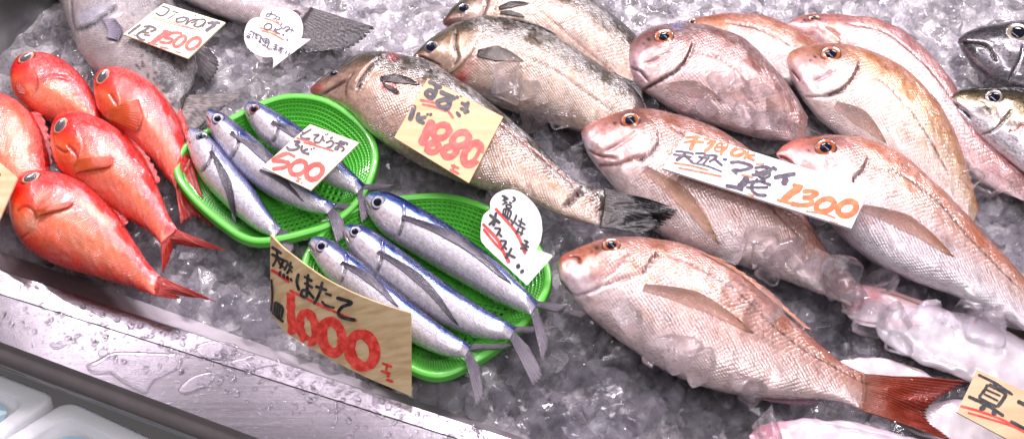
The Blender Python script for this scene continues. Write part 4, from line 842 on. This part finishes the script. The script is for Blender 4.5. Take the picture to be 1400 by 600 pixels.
# 1500
t = root('price_tag', tuple(P(240,45,.08)), 'pale yellow price tag marked 1500 on the grey fish', 'price tag')
b = slab(t,'board',[(224,5),(308,31)],[(169,47),(257,80)],(.085,.085),(.078,.078),Wy)
lettering(t,b,7.057,170,0,M['ink_purple'],[(12,[(362,66),(400,75),(440,95)]),(13,[(438,97),(400,140),(350,155),(300,128)]),(10,[(462,108),(520,130)]),(9,[(415,188),(495,140)]),(11,[(492,190),(570,172),(600,190),(560,215),(500,212),(520,180)]),(11,[(562,165),(620,185),(592,240),(640,205),(690,190),(700,205),(640,228)]),(12,[(700,195),(760,190),(782,215),(720,262),(672,250),(700,225)]),(10,[(790,215),(752,268)]),(20,[(800,228),(880,222),(930,228)]),(24,[(888,235),(835,270),(782,305)]),(20,[(682,152),(690,160)]),(16,[(820,183),(830,190)]),(14,[(850,198),(860,205)]),
  (16,[(160,242),(100,285),(35,335)]),(14,[(185,262),(250,258),(305,285),(250,312)]),(15,[(245,270),(150,320),(125,350),(160,382),(205,390)]),(9,[(150,312),(245,322)]),(9,[(185,340),(255,346)]),(8,[(215,285),(200,330)])],'black_lettering')
lettering(t,b,7.057,170,0,M['ink_red'],[(5,[(275,165),(450,215),(690,288)]),(5,[(268,180),(500,245),(740,302)]),(34,[(425,300),(340,365),(262,425)]),(14,[(370,302),(455,312)]),(12,[(225,410),(325,438)]),(20,[(560,325),(480,320),(420,345),(395,372),(450,378),(465,400),(420,418),(335,408)]),(22,ring(535,402,70,34,-40),1),(23,ring(668,424,76,42,-35),1),(10,[(345,455),(430,472)]),(8,[(495,502),(548,516)]),(8,[(85,338),(150,360)]),(14,[(380,465),(400,470)])],'red_lettering')
# round card
def card(label, outline, z, n=70, tilt=None, th=.0022, grp=None):
    o_ = np.array(outline,float); c = o_.mean(0)
    t = root('speech_card', tuple(P(c[0],c[1],z[0])), label, 'sign card', grp)
    (za,zb) = z; ys = o_[:,1]; zz = za+(zb-za)*(ys-ys.min())/(ys.max()-ys.min())
    X = P(o_[:,0],o_[:,1],zz); nv = np.cross(X[len(X)//3]-X[0], X[2*len(X)//3]-X[0]); nv/=np.linalg.norm(nv); nv = nv if nv@(cam_loc-X[0])>0 else -nv
    # flatten on its plane
    cc = X.mean(0); _,_,vt = np.linalg.svd(X-cc); nn_=vt[2]; nn_ = nn_ if nn_@(cam_loc-cc)>0 else -nn_
    X = X-np.outer((X-cc)@nn_,nn_); Y = X-nn_*th; k=len(X)
    faces=[tuple(range(k)),tuple(range(2*k-1,k-1,-1))]+[(i,(i+1)%k,(i+1)%k+k,i+k) for i in range(k)]
    mesh('card', np.vstack([X,Y]), faces, M['white_card'], t, smooth=False)
    e1 = X[0]-cc; e1-=nn_*(e1@nn_); e1/=np.linalg.norm(e1); e2=np.cross(nn_,e1); S_=.4
    return t, bvh_of([cc+e1*S_+e2*S_,cc-e1*S_+e2*S_,cc-e1*S_-e2*S_,cc+e1*S_-e2*S_],[(0,1,2,3)])
def smooth_part(pts, n=30): return [tuple(q) for q in catmull(pts,np.linspace(0,1,n))]
z1=6.314
out = smooth_part([(180,120),(120,135),(75,190),(55,280),(80,370),(150,435),(230,462),(300,460)]) + [(312,500),(302,555),(400,480),(520,390),(630,308),(560,305),(545,300)] + smooth_part([(560,260),(562,190),(530,110),(460,60),(370,38),(290,45),(220,62),(198,95),(196,122)])
t,b = card('round white speech card with small writing, beside the dark tail at the top', [(325+x/z1,5+y/z1) for x,y in out], (.075,.05), grp=None); spike(t,372,52,.058,-.02)
lettering(t,b,z1,325,5,M['ink_purple'],[(7,[(252,88),(330,102)]),(7,[(298,65),(275,110),(252,118),(250,100),(290,92),(330,112),(325,135),(300,135)]),(6,[(335,112),(368,125)]),(6,[(352,115),(362,140),(340,138),(340,160),(360,165)]),(7,[(388,165),(372,195),(385,215),(415,215)]),(7,[(405,205),(450,208),(425,245),(415,235),(450,225),(490,245)]),(6,[(475,215),(455,262)]),(9,ring(262,203,34,26,-20),1),(9,[(330,212),(308,250)]),(8,[(378,218),(325,238),(368,268)]),(12,[(385,265),(402,280)]),(13,[(425,310),(432,325)]),
 (5,[(100,240),(148,252)]),(5,[(120,225),(118,240)]),(5,[(88,262),(118,270)]),(5,[(82,278),(110,286)]),(6,ring(92,292,14,8,20),1),(6,[(138,255),(128,308)]),(6,[(138,255),(205,288),(180,335)]),(5,[(150,275),(175,285)]),(5,[(162,268),(155,300)]),(5,[(150,300),(168,308),(165,292)]),(6,[(190,298),(218,305)]),(6,[(204,290),(190,340)]),(6,[(178,330),(208,342)]),(6,ring(245,322,30,18,15),1),(6,[(250,305),(232,370)]),(5,[(220,320),(270,330)]),(6,[(205,355),(260,378)]),(7,[(278,340),(258,375),(270,395),(302,398)]),(6,[(312,355),(350,368)]),(6,[(305,375),(345,388)]),(6,[(338,350),(322,400),(310,395),(345,405)]),(6,[(352,382),(408,398)]),(6,[(388,372),(368,412),(352,408),(372,392),(378,420),(362,440)]),(8,[(425,412),(412,440)]),(8,[(455,428),(435,455)])],'black_lettering')
lettering(t,b,z1,325,5,M['ink_orange'],[(9,[(228,130),(300,150),(368,188)]),(9,[(188,210),(290,235),(340,265)]),(10,[(205,236),(300,262),(400,320)])],'red_lettering')
# 500
t = root('price_tag', tuple(P(424,213,.1)), 'peach wooden price tag marked 500 laid over the fish in the farther basket', 'price tag')
b = slab(t,'board',[(424,170),(491,195)],[(358.5,228),(425,260)],(.102,.100),(.094,.092),Wd2)
lettering(t,b,5.453,350,160,M['ink_purple'],[(11,[(348,85),(345,110),(362,130)]),(12,[(415,90),(370,118),(335,140),(350,160),(408,165)]),(11,[(425,135),(468,135),(440,160),(438,185),(470,192),(490,165),(498,145),(500,170),(515,185)]),(10,[(513,128),(525,136)]),(10,[(530,124),(540,134)]),(11,[(552,165),(575,150)]),(12,[(520,195),(560,180),(578,195),(560,222),(520,232)]),(11,[(588,195),(665,208)]),(11,[(625,178),(612,240),(590,240),(605,222),(645,225),(655,245),(635,258)]),(10,[(672,212),(690,200)]),(10,[(625,180),(690,200)]),
 (13,[(280,182),(325,188),(295,207),(322,222),(300,242),(250,245),(226,222)]),(13,[(345,210),(342,255),(385,275),(400,270)]),(12,[(390,240),(352,252)]),(12,[(408,236),(418,246)]),(11,[(428,230),(438,240)])],'black_lettering')
lettering(t,b,5.453,350,160,M['ink_red'],[(10,[(300,158),(380,180),(450,205)]),(10,[(352,190),(470,222),(582,257)]),(22,[(240,268),(180,290),(130,325),(190,330),(240,345),(215,375),(120,390)]),(15,[(235,268),(295,300)]),(24,ring(315,380,64,46,-30),1),(26,ring(437,410,66,48,-38),1),(7,[(305,455),(340,465)]),(7,[(322,460),(312,475)]),(7,[(295,474),(325,484)]),(6,[(335,488),(348,496)])],'red_lettering')
# 1880
t = root('price_board', tuple(P(613,178,.11)), 'wooden price board marked 1880 lying on the front sea bass', 'price board')
b = slab(t,'board',[(585,107),(688,160)],[(539,188),(641,250)],(.125,.115),(.112,.104),wood('warm_wood', S(224,176,130), S(208,152,104), 18, 55))
z=3.529
lettering(t,b,z,530,90,M['ink_black'],[(14,[(195,75),(230,92),(262,110)]),(14,[(238,92),(228,140),(205,155),(185,135),(205,120),(225,140),(205,168)]),(15,[(250,125),(330,162)]),(15,[(310,150),(290,195),(255,200),(242,175),(285,165),(300,190),(275,220)]),(11,[(330,145),(342,160)]),(11,[(350,138),(360,152)]),(12,[(352,178),(388,198)]),(12,[(348,205),(395,225)]),(13,[(390,172),(372,235)]),(11,[(330,222),(352,248)]),
 (16,[(130,190),(120,228),(106,266)]),(13,[(152,225),(145,260),(180,280)]),(12,[(188,248),(155,255)]),(10,[(188,232),(196,240)]),(10,[(204,230),(212,242)])],'black_lettering')
lettering(t,b,z,530,90,M['ink_red'],[(8,[(155,166),(230,182),(290,220),(318,256)]),(7,[(165,186),(230,200),(285,222)]),(27,[(218,262),(190,320),(160,385)]),(14,[(175,406),(184,410)]),(20,ring(258,318,40,30,-25),1),(20,ring(220,395,28,22,-20),1),(20,ring(352,355,42,30,-30),1),(20,ring(300,415,32,24,-25),1),(22,ring(408,425,56,34,-58),1),(7,[(305,480),(345,495)]),(7,[(322,475),(315,505)]),(7,[(300,500),(345,522)])],'red_lettering')
# 1000
t = root('price_board', tuple(P(462,420,.05)), 'large curved wooden board marked 1000 standing on the steel lip', 'price board')
b = slab(t,'board',[(369.5,321),(384,336),(400,349),(440,378),(480,399),(520,415),(561.5,428)],[(369.5,427),(378,440),(392,455),(426,476),(460,495),(500,515),(561.5,541)],(.112,.112),(.034,.034),Wd3,nn=50); spike(t,420,425,.066,-.02); spike(t,530,475,.072,-.02)
lettering(t,b,2.5,340,310,M['ink_black'],[(9,[(78,68),(100,82),(114,92)]),(9,[(77,92),(100,104),(120,116)]),(8,[(98,80),(96,108),(82,136)]),(8,[(97,106),(110,128),(122,140)]),(7,[(120,108),(114,130),(106,142)]),(7,[(120,114),(134,122),(122,150)]),(8,[(134,128),(152,140)]),(7,[(145,118),(140,145),(130,160)]),(6,[(140,140),(150,156)]),(9,[(110,150),(106,168)]),(9,[(120,158),(122,175)]),(9,[(132,166),(136,182)]),(8,[(144,174),(149,186)]),
 (9,[(172,158),(166,188),(174,218)]),(8,[(190,168),(220,186)]),(8,[(190,190),(222,208)]),(9,[(205,160),(202,200),(198,238),(182,232),(186,216),(204,220),(226,245)]),(9,[(228,202),(270,216)]),(9,[(254,186),(242,230),(224,264)]),(8,[(262,226),(286,234)]),(8,[(250,252),(266,268),(296,276)]),(11,[(300,240),(352,258),(322,272),(308,292),(322,308),(368,318)]),
 (6,[(80,178),(83,230),(79,290)]),(7,[(93,255),(90,298)]),(7,[(93,255),(118,275),(114,312)]),(6,[(102,262),(99,303)]),(6,[(110,268),(107,308)]),(8,[(82,290),(122,325)])],'black_lettering')
lettering(t,b,2.5,340,310,M['ink_red'],[(9,[(76,146),(100,160),(140,190)]),(8,[(140,216),(200,245),(250,268)]),(7,[(230,262),(320,300),(372,322)]),(25,[(145,226),(145,290),(150,368)]),(14,[(140,226),(132,234)]),(26,ring(203,342,26,50,-12),1),(30,ring(286,376,34,54,-12),1),(32,ring(389,421,42,56,-14),1),(8,[(456,464),(492,478)]),(7,[(474,470),(470,492)]),(8,[(452,490),(486,502)]),(8,[(472,506),(482,512)]),(8,[(470,520),(496,528)])],'red_lettering')
# second speech card
z=4.285
out = smooth_part([(130,155),(90,190),(76,250),(75,330),(100,372)])+[(345,600),(420,515),(495,430),(490,420),(400,390)]+smooth_part([(425,340),(435,270),(420,180),(370,105),(300,50),(230,38),(170,60),(140,90),(128,120),(132,150)])
t,b = card('white speech card standing on the nearer basket behind the blue flying fish', [(640+x/z,250+y/z) for x,y in out], (.115,.055)); spike(t,705,320,.080,0.0)
lettering(t,b,z,640,250,M['ink_black'],[(9,[(196,74),(232,90)]),(9,[(212,72),(218,118)]),(9,[(200,104),(238,92)]),(8,[(198,128),(232,112)]),(9,[(262,80),(275,98),(258,112)]),(8,[(238,112),(258,122)]),(8,ring(238,138,16,10,20),1),(9,[(208,150),(250,168),(240,212)]),(8,[(208,150),(205,182)]),(8,[(222,158),(215,195)]),(8,[(236,164),(228,204)]),(10,[(198,178),(245,216)]),(9,[(248,212),(262,235)]),(9,[(285,185),(270,225),(252,250)]),(8,[(275,230),(290,250)]),(8,[(292,218),(338,248)]),(8,[(315,205),(302,255)]),(8,[(285,245),(338,272)]),(8,[(298,262),(280,300)]),(8,[(322,268),(308,310)]),(7,[(280,280),(325,300)]),(9,[(325,335),(356,350)]),(9,[(312,355),(358,378)]),(10,[(345,335),(335,375),(302,385)]),(10,[(328,362),(345,400)]),
 (13,[(124,185),(190,238)]),(14,[(165,172),(155,215),(148,255)]),(12,[(158,215),(120,248)]),(10,[(152,265),(188,272),(165,312)]),(10,[(172,290),(200,318)]),(10,[(185,340),(222,345),(195,390)]),(10,[(205,365),(228,392)]),(12,[(256,380),(240,412),(220,445)]),(11,[(220,412),(280,440)]),(20,[(282,482),(305,494)]),(20,[(308,512),(325,526)])],'black_lettering')
lettering(t,b,z,640,250,M['ink_red'],[(13,[(158,148),(215,212),(265,268),(300,325),(335,418)]),(14,[(84,238),(170,330),(205,400),(242,470)]),(11,[(88,268),(150,345),(205,402)])],'red_lettering')
# long card 1300
t = root('price_card', tuple(P(1050,245,.11)), 'long white foam price card marked 1300 across two sea bream', 'price card')
b = slab(t,'card',[(941,180),(1189,257)],[(906,230),(1164,312)],(.112,.118),(.104,.108),M['white_card'],th=.0045)
z=5
lettering(t,b,z,900,170,M['ink_orange'],[(15,[(180,92),(235,88),(300,85)]),(22,[(268,75),(245,120),(215,180)]),(14,[(170,125),(240,118),(315,125)]),(12,[(310,98),(365,108),(330,140)]),(18,[(392,108),(360,150),(312,190)]),(11,[(410,130),(475,135),(440,185),(385,175),(410,132)]),(10,[(392,155),(460,160)]),(14,[(438,125),(430,215)]),(17,ring(545,190,46,24,-15),1),(14,[(618,182),(585,240)]),(14,[(665,210),(605,218),(660,250)]),(7,[(665,274),(725,272)]),(8,[(105,265),(230,285),(345,315)]),(8,[(135,298),(280,325),(435,358)]),(9,[(565,345),(650,365)]),(9,[(610,478),(655,490)])],'red_lettering')
lettering(t,b,z,900,170,M['ink_purple'],[(11,[(115,186),(180,190),(245,205)]),(11,[(94,205),(230,226)]),(16,[(190,195),(155,225),(118,250)]),(14,[(180,215),(238,265)]),(11,[(250,198),(322,208),(262,270)]),(10,[(270,222),(335,232)]),(12,[(320,212),(400,220),(345,260)]),(12,[(350,225),(300,280)]),(13,[(380,235),(440,285)]),(8,[(230,265),(330,285),(435,325)]),(14,[(440,240),(472,242)]),(15,[(488,262),(560,260),(640,290),(570,315),(508,312)]),(13,[(500,308),(540,342)]),
  (14,[(655,300),(720,292),(770,310),(720,345),(660,320)]),(12,[(660,340),(750,330)]),(34,[(612,360),(585,400),(545,438)]),(17,[(458,420),(520,430),(582,450)]),(14,[(635,345),(700,352),(720,368)]),(13,[(610,398),(735,385)]),(14,[(680,372),(635,430),(670,478),(742,488)]),(11,[(600,432),(752,432)])],'black_lettering')
z=5.456
lettering(t,b,z,1040,210,M['ink_purple'],[(15,ring(28,158,42,26,-10),1),(20,[(28,98),(62,112)]),(20,[(82,100),(122,125)]),(16,[(0,210),(80,236)]),(22,[(95,182),(180,165),(262,150)]),(34,[(192,175),(182,205),(165,238)])],'black_lettering')
lettering(t,b,z,1040,210,M['ink_orange'],[(40,[(305,248),(230,295),(155,358)]),(20,[(235,235),(320,248)]),(16,[(118,345),(225,372)]),(24,[(310,285),(375,280),(420,300),(370,325),(325,328),(375,345),(370,378),(300,385),(220,372)]),(30,ring(480,385,70,44,-20),1),(32,ring(645,410,70,50,-22),1),(8,[(335,430),(470,450),(560,482)]),(7,[(485,497),(580,522)])],'price_lettering')
# board with one big character, right bottom
t = root('price_board', tuple(P(1370,560,.08)), 'wooden board with one big black character over two red lines, bottom right corner', 'price board')
b = slab(t,'board',[(1336,505),(1440,552)],[(1308,563),(1412,618)],(.10,.10),(.088,.088),wood('pale_board', S(226,194,156), S(206,170,130), 22, 40))
z=5.4545
lettering(t,b,z,1290,490,M['ink_black'],[(15,[(256,118),(390,185),(516,270)]),(30,[(392,180),(382,208)]),(17,[(330,190),(305,235),(262,288)]),(20,[(335,192),(455,255),(445,300),(400,360)]),(11,[(318,230),(425,278)]),(11,[(300,262),(408,315)]),(15,[(258,288),(330,325),(400,360)]),(17,[(182,280),(330,350),(450,428)]),(26,[(312,352),(268,382)]),(26,[(372,385),(380,425)]),(20,[(548,315),(620,350)]),(18,[(495,465),(620,530)])],'black_lettering')
lettering(t,b,z,1290,490,M['ink_red'],[(13,[(125,352),(280,395),(450,460),(620,552)]),(11,[(180,402),(330,445),(500,498),(620,556)])],'red_lettering')
# board cut by the left edge
t = root('price_board', tuple(P(-20,250,.09)), 'plain corner of a pale wooden board cut by the left edge', 'price board')
b = slab(t,'board',[(-60,170),(24,243)],[(-110,235),(-2,302)],(.10,.10),(.09,.09),Wd)
lettering(t,b,1,0,0,M['ink_black'],[(6,[(-30,236),(-8,238),(1,240)])],'black_lettering')

# ---------------------------------------------------------------- clear cubes of ice lying about and on the fish
cubes = [bpy.data.meshes.new('ice_cube_%d'%i) for i in range(14)]
for i,me in enumerate(cubes):
    v,f = lump(1.0, 500+i, 16, .25, 5); me.from_pydata(v.tolist(),[],[tuple(int(q) for q in g) for g in f]); me.polygons.foreach_set('use_smooth',[True]*len(me.polygons)); me.materials.append(M['cube'])
allb = [v for v in (bK,b2,bA,bB,bC,bD,bE,bS1,bS2,bS3,bA2,bB2,bC2,bD2,bE2,bF,bG,bM1,bM2,bq1,bq3,bqh,bedb)]
def cube(x, y, s, label, grp, sink=.25, fl=1.0):
    o,d = ray(x,y); best=None
    for bb in allb:
        h = bb.ray_cast(o,d)
        if h[0] is not None and (best is None or h[3]<best[3]): best=h
    if best is None: return
    me = cubes[rng.integers(len(cubes))]; ob = bpy.data.objects.new('ice_cube', me); COL.objects.link(ob)
    w = s/_K*best[3]; ob.location = Vector(best[0])+Vector((0,0,w*sink)); ob.scale = (w,w,w*fl); ob.rotation_euler = (rng.uniform(-.5,.5),rng.uniform(-.5,.5),rng.uniform(0,6.28))
    tag(ob, label, 'ice cube', grp)
def field(pts, smin, smax, label, grp, jit=8, **kw):
    for x,y in pts: cube(x+rng.uniform(-jit,jit), y+rng.uniform(-jit,jit), rng.uniform(smin,smax), label, grp, **kw)
field([(1035,132),(1000,128),(968,150),(985,118),(1060,150),(1012,160),(1040,172),(948,160),(1075,172),(1095,188)], 26, 42, 'clear ice cube between the dark mauve and the rosy sea bream', 'clear ice cubes between two sea bream', 4)
field([(690,110),(735,165),(752,185),(715,158),(770,168),(775,205),(740,200),(698,132),(720,135),(790,215)], 24, 42, 'clear ice cube lying between the two nearer sea bass', 'clear ice cubes between the sea bass', 4)
field([(1000,345),(1045,330),(1085,345),(1060,370),(1100,375),(1035,360),(1110,410),(1090,395),(1130,420),(1120,440),(1145,450),(1075,350),(1010,400),(1040,425),(1150,405),(1180,440),(1165,465),(1200,400),(1135,375),(1150,385),(1165,410),(1120,360),(1155,430),(1140,400)], 26, 48, 'clear ice cube heaped above the back of the largest sea bream', 'clear ice cubes behind the large sea bream', 5)
field([(1180,365),(1205,385),(1240,395),(1275,408),(1300,420),(1325,435),(1345,450),(1225,372),(1260,430),(1290,445),(1160,350),(1140,380),(1195,420)], 26, 48, 'clear ice cube below the belly of the silvery pink sea bream', 'clear ice cubes below the right sea bream', 5)
field([(1330,240),(1350,260),(1375,290),(1390,330),(1345,285),(1385,270)], 26, 44, 'clear ice cube near the right edge beside the golden sea bream', 'clear ice cubes at the right edge', 6)
field([(745,310),(770,320),(760,340),(790,325),(735,290),(800,312)], 26, 44, 'clear ice cube between the white speech card and the largest sea bream', 'clear ice cubes by the speech card', 6)
field([(1140,425),(1155,445),(1120,455),(1165,420),(1195,455),(1215,440),(1150,470),(1180,475),(1235,470),(1130,405)], 24, 40, 'clear ice cube packed round the head of the white squid', 'clear ice cubes by the squid', 5)
pts = [(x+rng.uniform(-14,14), y+rng.uniform(-12,12)) for x in range(700,1060,38) for y in range(420,600,34) if (y>400+ (x-760)*.42 and y > 395+(x-700)*.1)]
field(pts, 26, 52, 'clear wet ice cube on the bed in front of the largest sea bream', 'clear ice cubes in front of the large sea bream', 6, sink=.05)
pts = [(230,400),(262,385),(300,372),(330,400),(350,360),(280,350),(310,345),(260,350),(340,345),(360,380),(200,345),(215,350),(350,420),(320,420)]
field(pts, 20, 36, 'clear ice cube between the red fish and the curved wooden board', 'clear ice cubes by the red fish', 5, sink=.05)
pts = [(560,240),(600,255),(640,262),(690,262),(720,275),(530,225),(520,245),(765,360),(765,390),(770,420),(790,455),(820,480),(740,525),(690,540)]
field(pts, 22, 40, 'clear ice cube around the rims of the green baskets', 'clear ice cubes around the baskets', 6, sink=.05)
# ---------------------------------------------------------------- water on the steel
def puddle(name, outline, z, label, h=.0016, kind=None):
    o_ = catmull(outline, np.linspace(0,1,80,endpoint=False), True); c = o_.mean(0); rings=[]
    for s_,hh in ((1.0,0.0002),(.985,.45),(.955,.8),(.90,.97),(.75,1.0),(.4,1.0),(.05,1.0)):
        q = c+(o_-c)*s_; rings.append(P(q[:,0],q[:,1],z+h*hh))
    V = np.array(rings).reshape(-1,3); f = grid_faces(len(rings),80,True); f.append(tuple(range(80*(len(rings)-1),80*len(rings))))
    o = mesh(name, V, f, M['water']); tag(o, label, 'puddle', 'small puddles on the steel ledges'); return o
Z_ = lambda pts: [(x/2.727,380+y/2.727) for x,y in pts]
zl = .0124
puddle('puddle', Z_([(360,305),(420,275),(520,275),(620,280),(680,285),(672,330),(620,360),(570,385),(540,425),(500,410),(450,385),(400,350),(340,350),(320,325)]), zl, 'large clear puddle across the outer steel ledge')
puddle('puddle', Z_([(665,415),(690,385),(730,360),(790,350),(800,370),(770,400),(720,420),(680,428)]), zl, 'leaf shaped clear puddle on the outer ledge, right of the largest one')
puddle('puddle', Z_([(735,250),(780,235),(850,240),(890,255),(880,280),(840,305),(790,300),(750,290),(730,270)]), zl, 'curled puddle on the inner ledge just above the seam')
puddle('puddle', Z_([(860,310),(900,300),(940,288),(980,310),(1040,300),(1045,320),(980,330),(930,345),(880,335)]), zl, 'jagged puddle on the inner ledge left of the curved board')
puddle('puddle', Z_([(65,50),(95,25),(130,30),(155,55),(150,85),(110,95),(75,80)]), zl, 'round dark puddle on the inner ledge near the left edge')
puddle('puddle', Z_([(365,275),(385,258),(402,270),(395,290),(372,292)]), zl, 'tiny puddle just above the largest one on the outer ledge')
puddle('puddle', Z_([(185,245),(215,232),(245,240),(225,255),(195,258)]), zl, 'thin puddle on the outer ledge left of the largest one')
VV=[];FF=[];off=0
for i in range(1500):
    x = rng.uniform(0,740); w_ = rng.random(); y = 372+x*.325+w_*70
    if x>560 and False: continue
    if w_>.45 and rng.random()<.6: continue
    r_ = (rng.random()**3*.0034+.0009); p_ = P(x,y,zl-.0002); a_ = rng.uniform(0,6.28); el = rng.uniform(1,1.9)
    for q,hh in ((1,0),(.85,.28),(.5,.46),(.1,.52)):
        for k_ in range(10):
            t_ = 2*math.pi*k_/10; dx = q*r_*math.cos(t_)*el; dy = q*r_*math.sin(t_)
            VV.append((p_[0]+dx*math.cos(a_)-dy*math.sin(a_), p_[1]+dx*math.sin(a_)+dy*math.cos(a_), p_[2]+hh*r_))
    FF += [tuple(k2+off for k2 in q) for q in grid_faces(4,10,True)]+[tuple(range(off+30,off+40))]; off += 40
o = mesh('water_droplets', VV, FF, M['water']); tag(o,'scattered water droplets on the steel ledges','water',None,'stuff')
# ---------------------------------------------------------------- foam boxes, bottom left
def foam_box(label, corners, z, rim=.022, depth=.05):
    """corners: four photo points of the outer rim, in order"""
    q = P(np.array([c[0] for c in corners]),np.array([c[1] for c in corners]),z); c = q.mean(0)
    t = root('foam_box', (c[0],c[1],z-depth), label, 'foam box', 'foam boxes in front of the counter')
    def rr(inset, zz, rad=.018, n=8):
        out=[]
        for i in range(4):
            p0,p1,p2 = q[i-1],q[i],q[(i+1)%4]; a=(p0-p1)/np.linalg.norm(p0-p1); b=(p2-p1)/np.linalg.norm(p2-p1)
            ctr = p1+(a+b)*(inset+rad)
            s0 = ctr-b*rad; s1 = ctr-a*rad
            for k_ in range(n):
                f_=k_/(n-1); v_=(s0-ctr)*(math.cos(f_*math.pi/2))+(s1-ctr)*(math.sin(f_*math.pi/2)); w_ = ctr+v_; out.append((w_[0],w_[1],zz))
        return out
    prof=[(.004,z-depth),(.001,z-.004),(.004,z-.0008),(.007,z),(rim*.5,z-.0002),(rim,z-.0005),(rim+.004,z-.004),(rim+.010,z-.022)]
    rows=[rr(*p_) for p_ in prof]; n=len(rows[0]); V=np.array(rows).reshape(-1,3)
    f=grid_faces(len(rows),n,True); f.append(tuple(range((len(rows)-1)*n,len(rows)*n)))
    mesh('box', V, f, M['foam'], t)
    rows=[rr(rim+.012,z-.018,.03),rr(rim+.02,z-.0165,.03),rr(rim+.04,z-.016,.03)]; V=np.array(rows).reshape(-1,3); f=grid_faces(3,n,True); f.append(tuple(range(2*n,3*n)))
    mesh('lining', V, f, M['meltwater'], t)
    return t
foam_box('white foam box with pale blue lining, right one of two below the ledge', [(92,543),(300,640),(150,760),(-60,640)], -.055)
foam_box('white foam box at the bottom left corner, its rim cut by the left edge', [(-180,440),(80,540),(-40,632),(-300,530)], -.055)
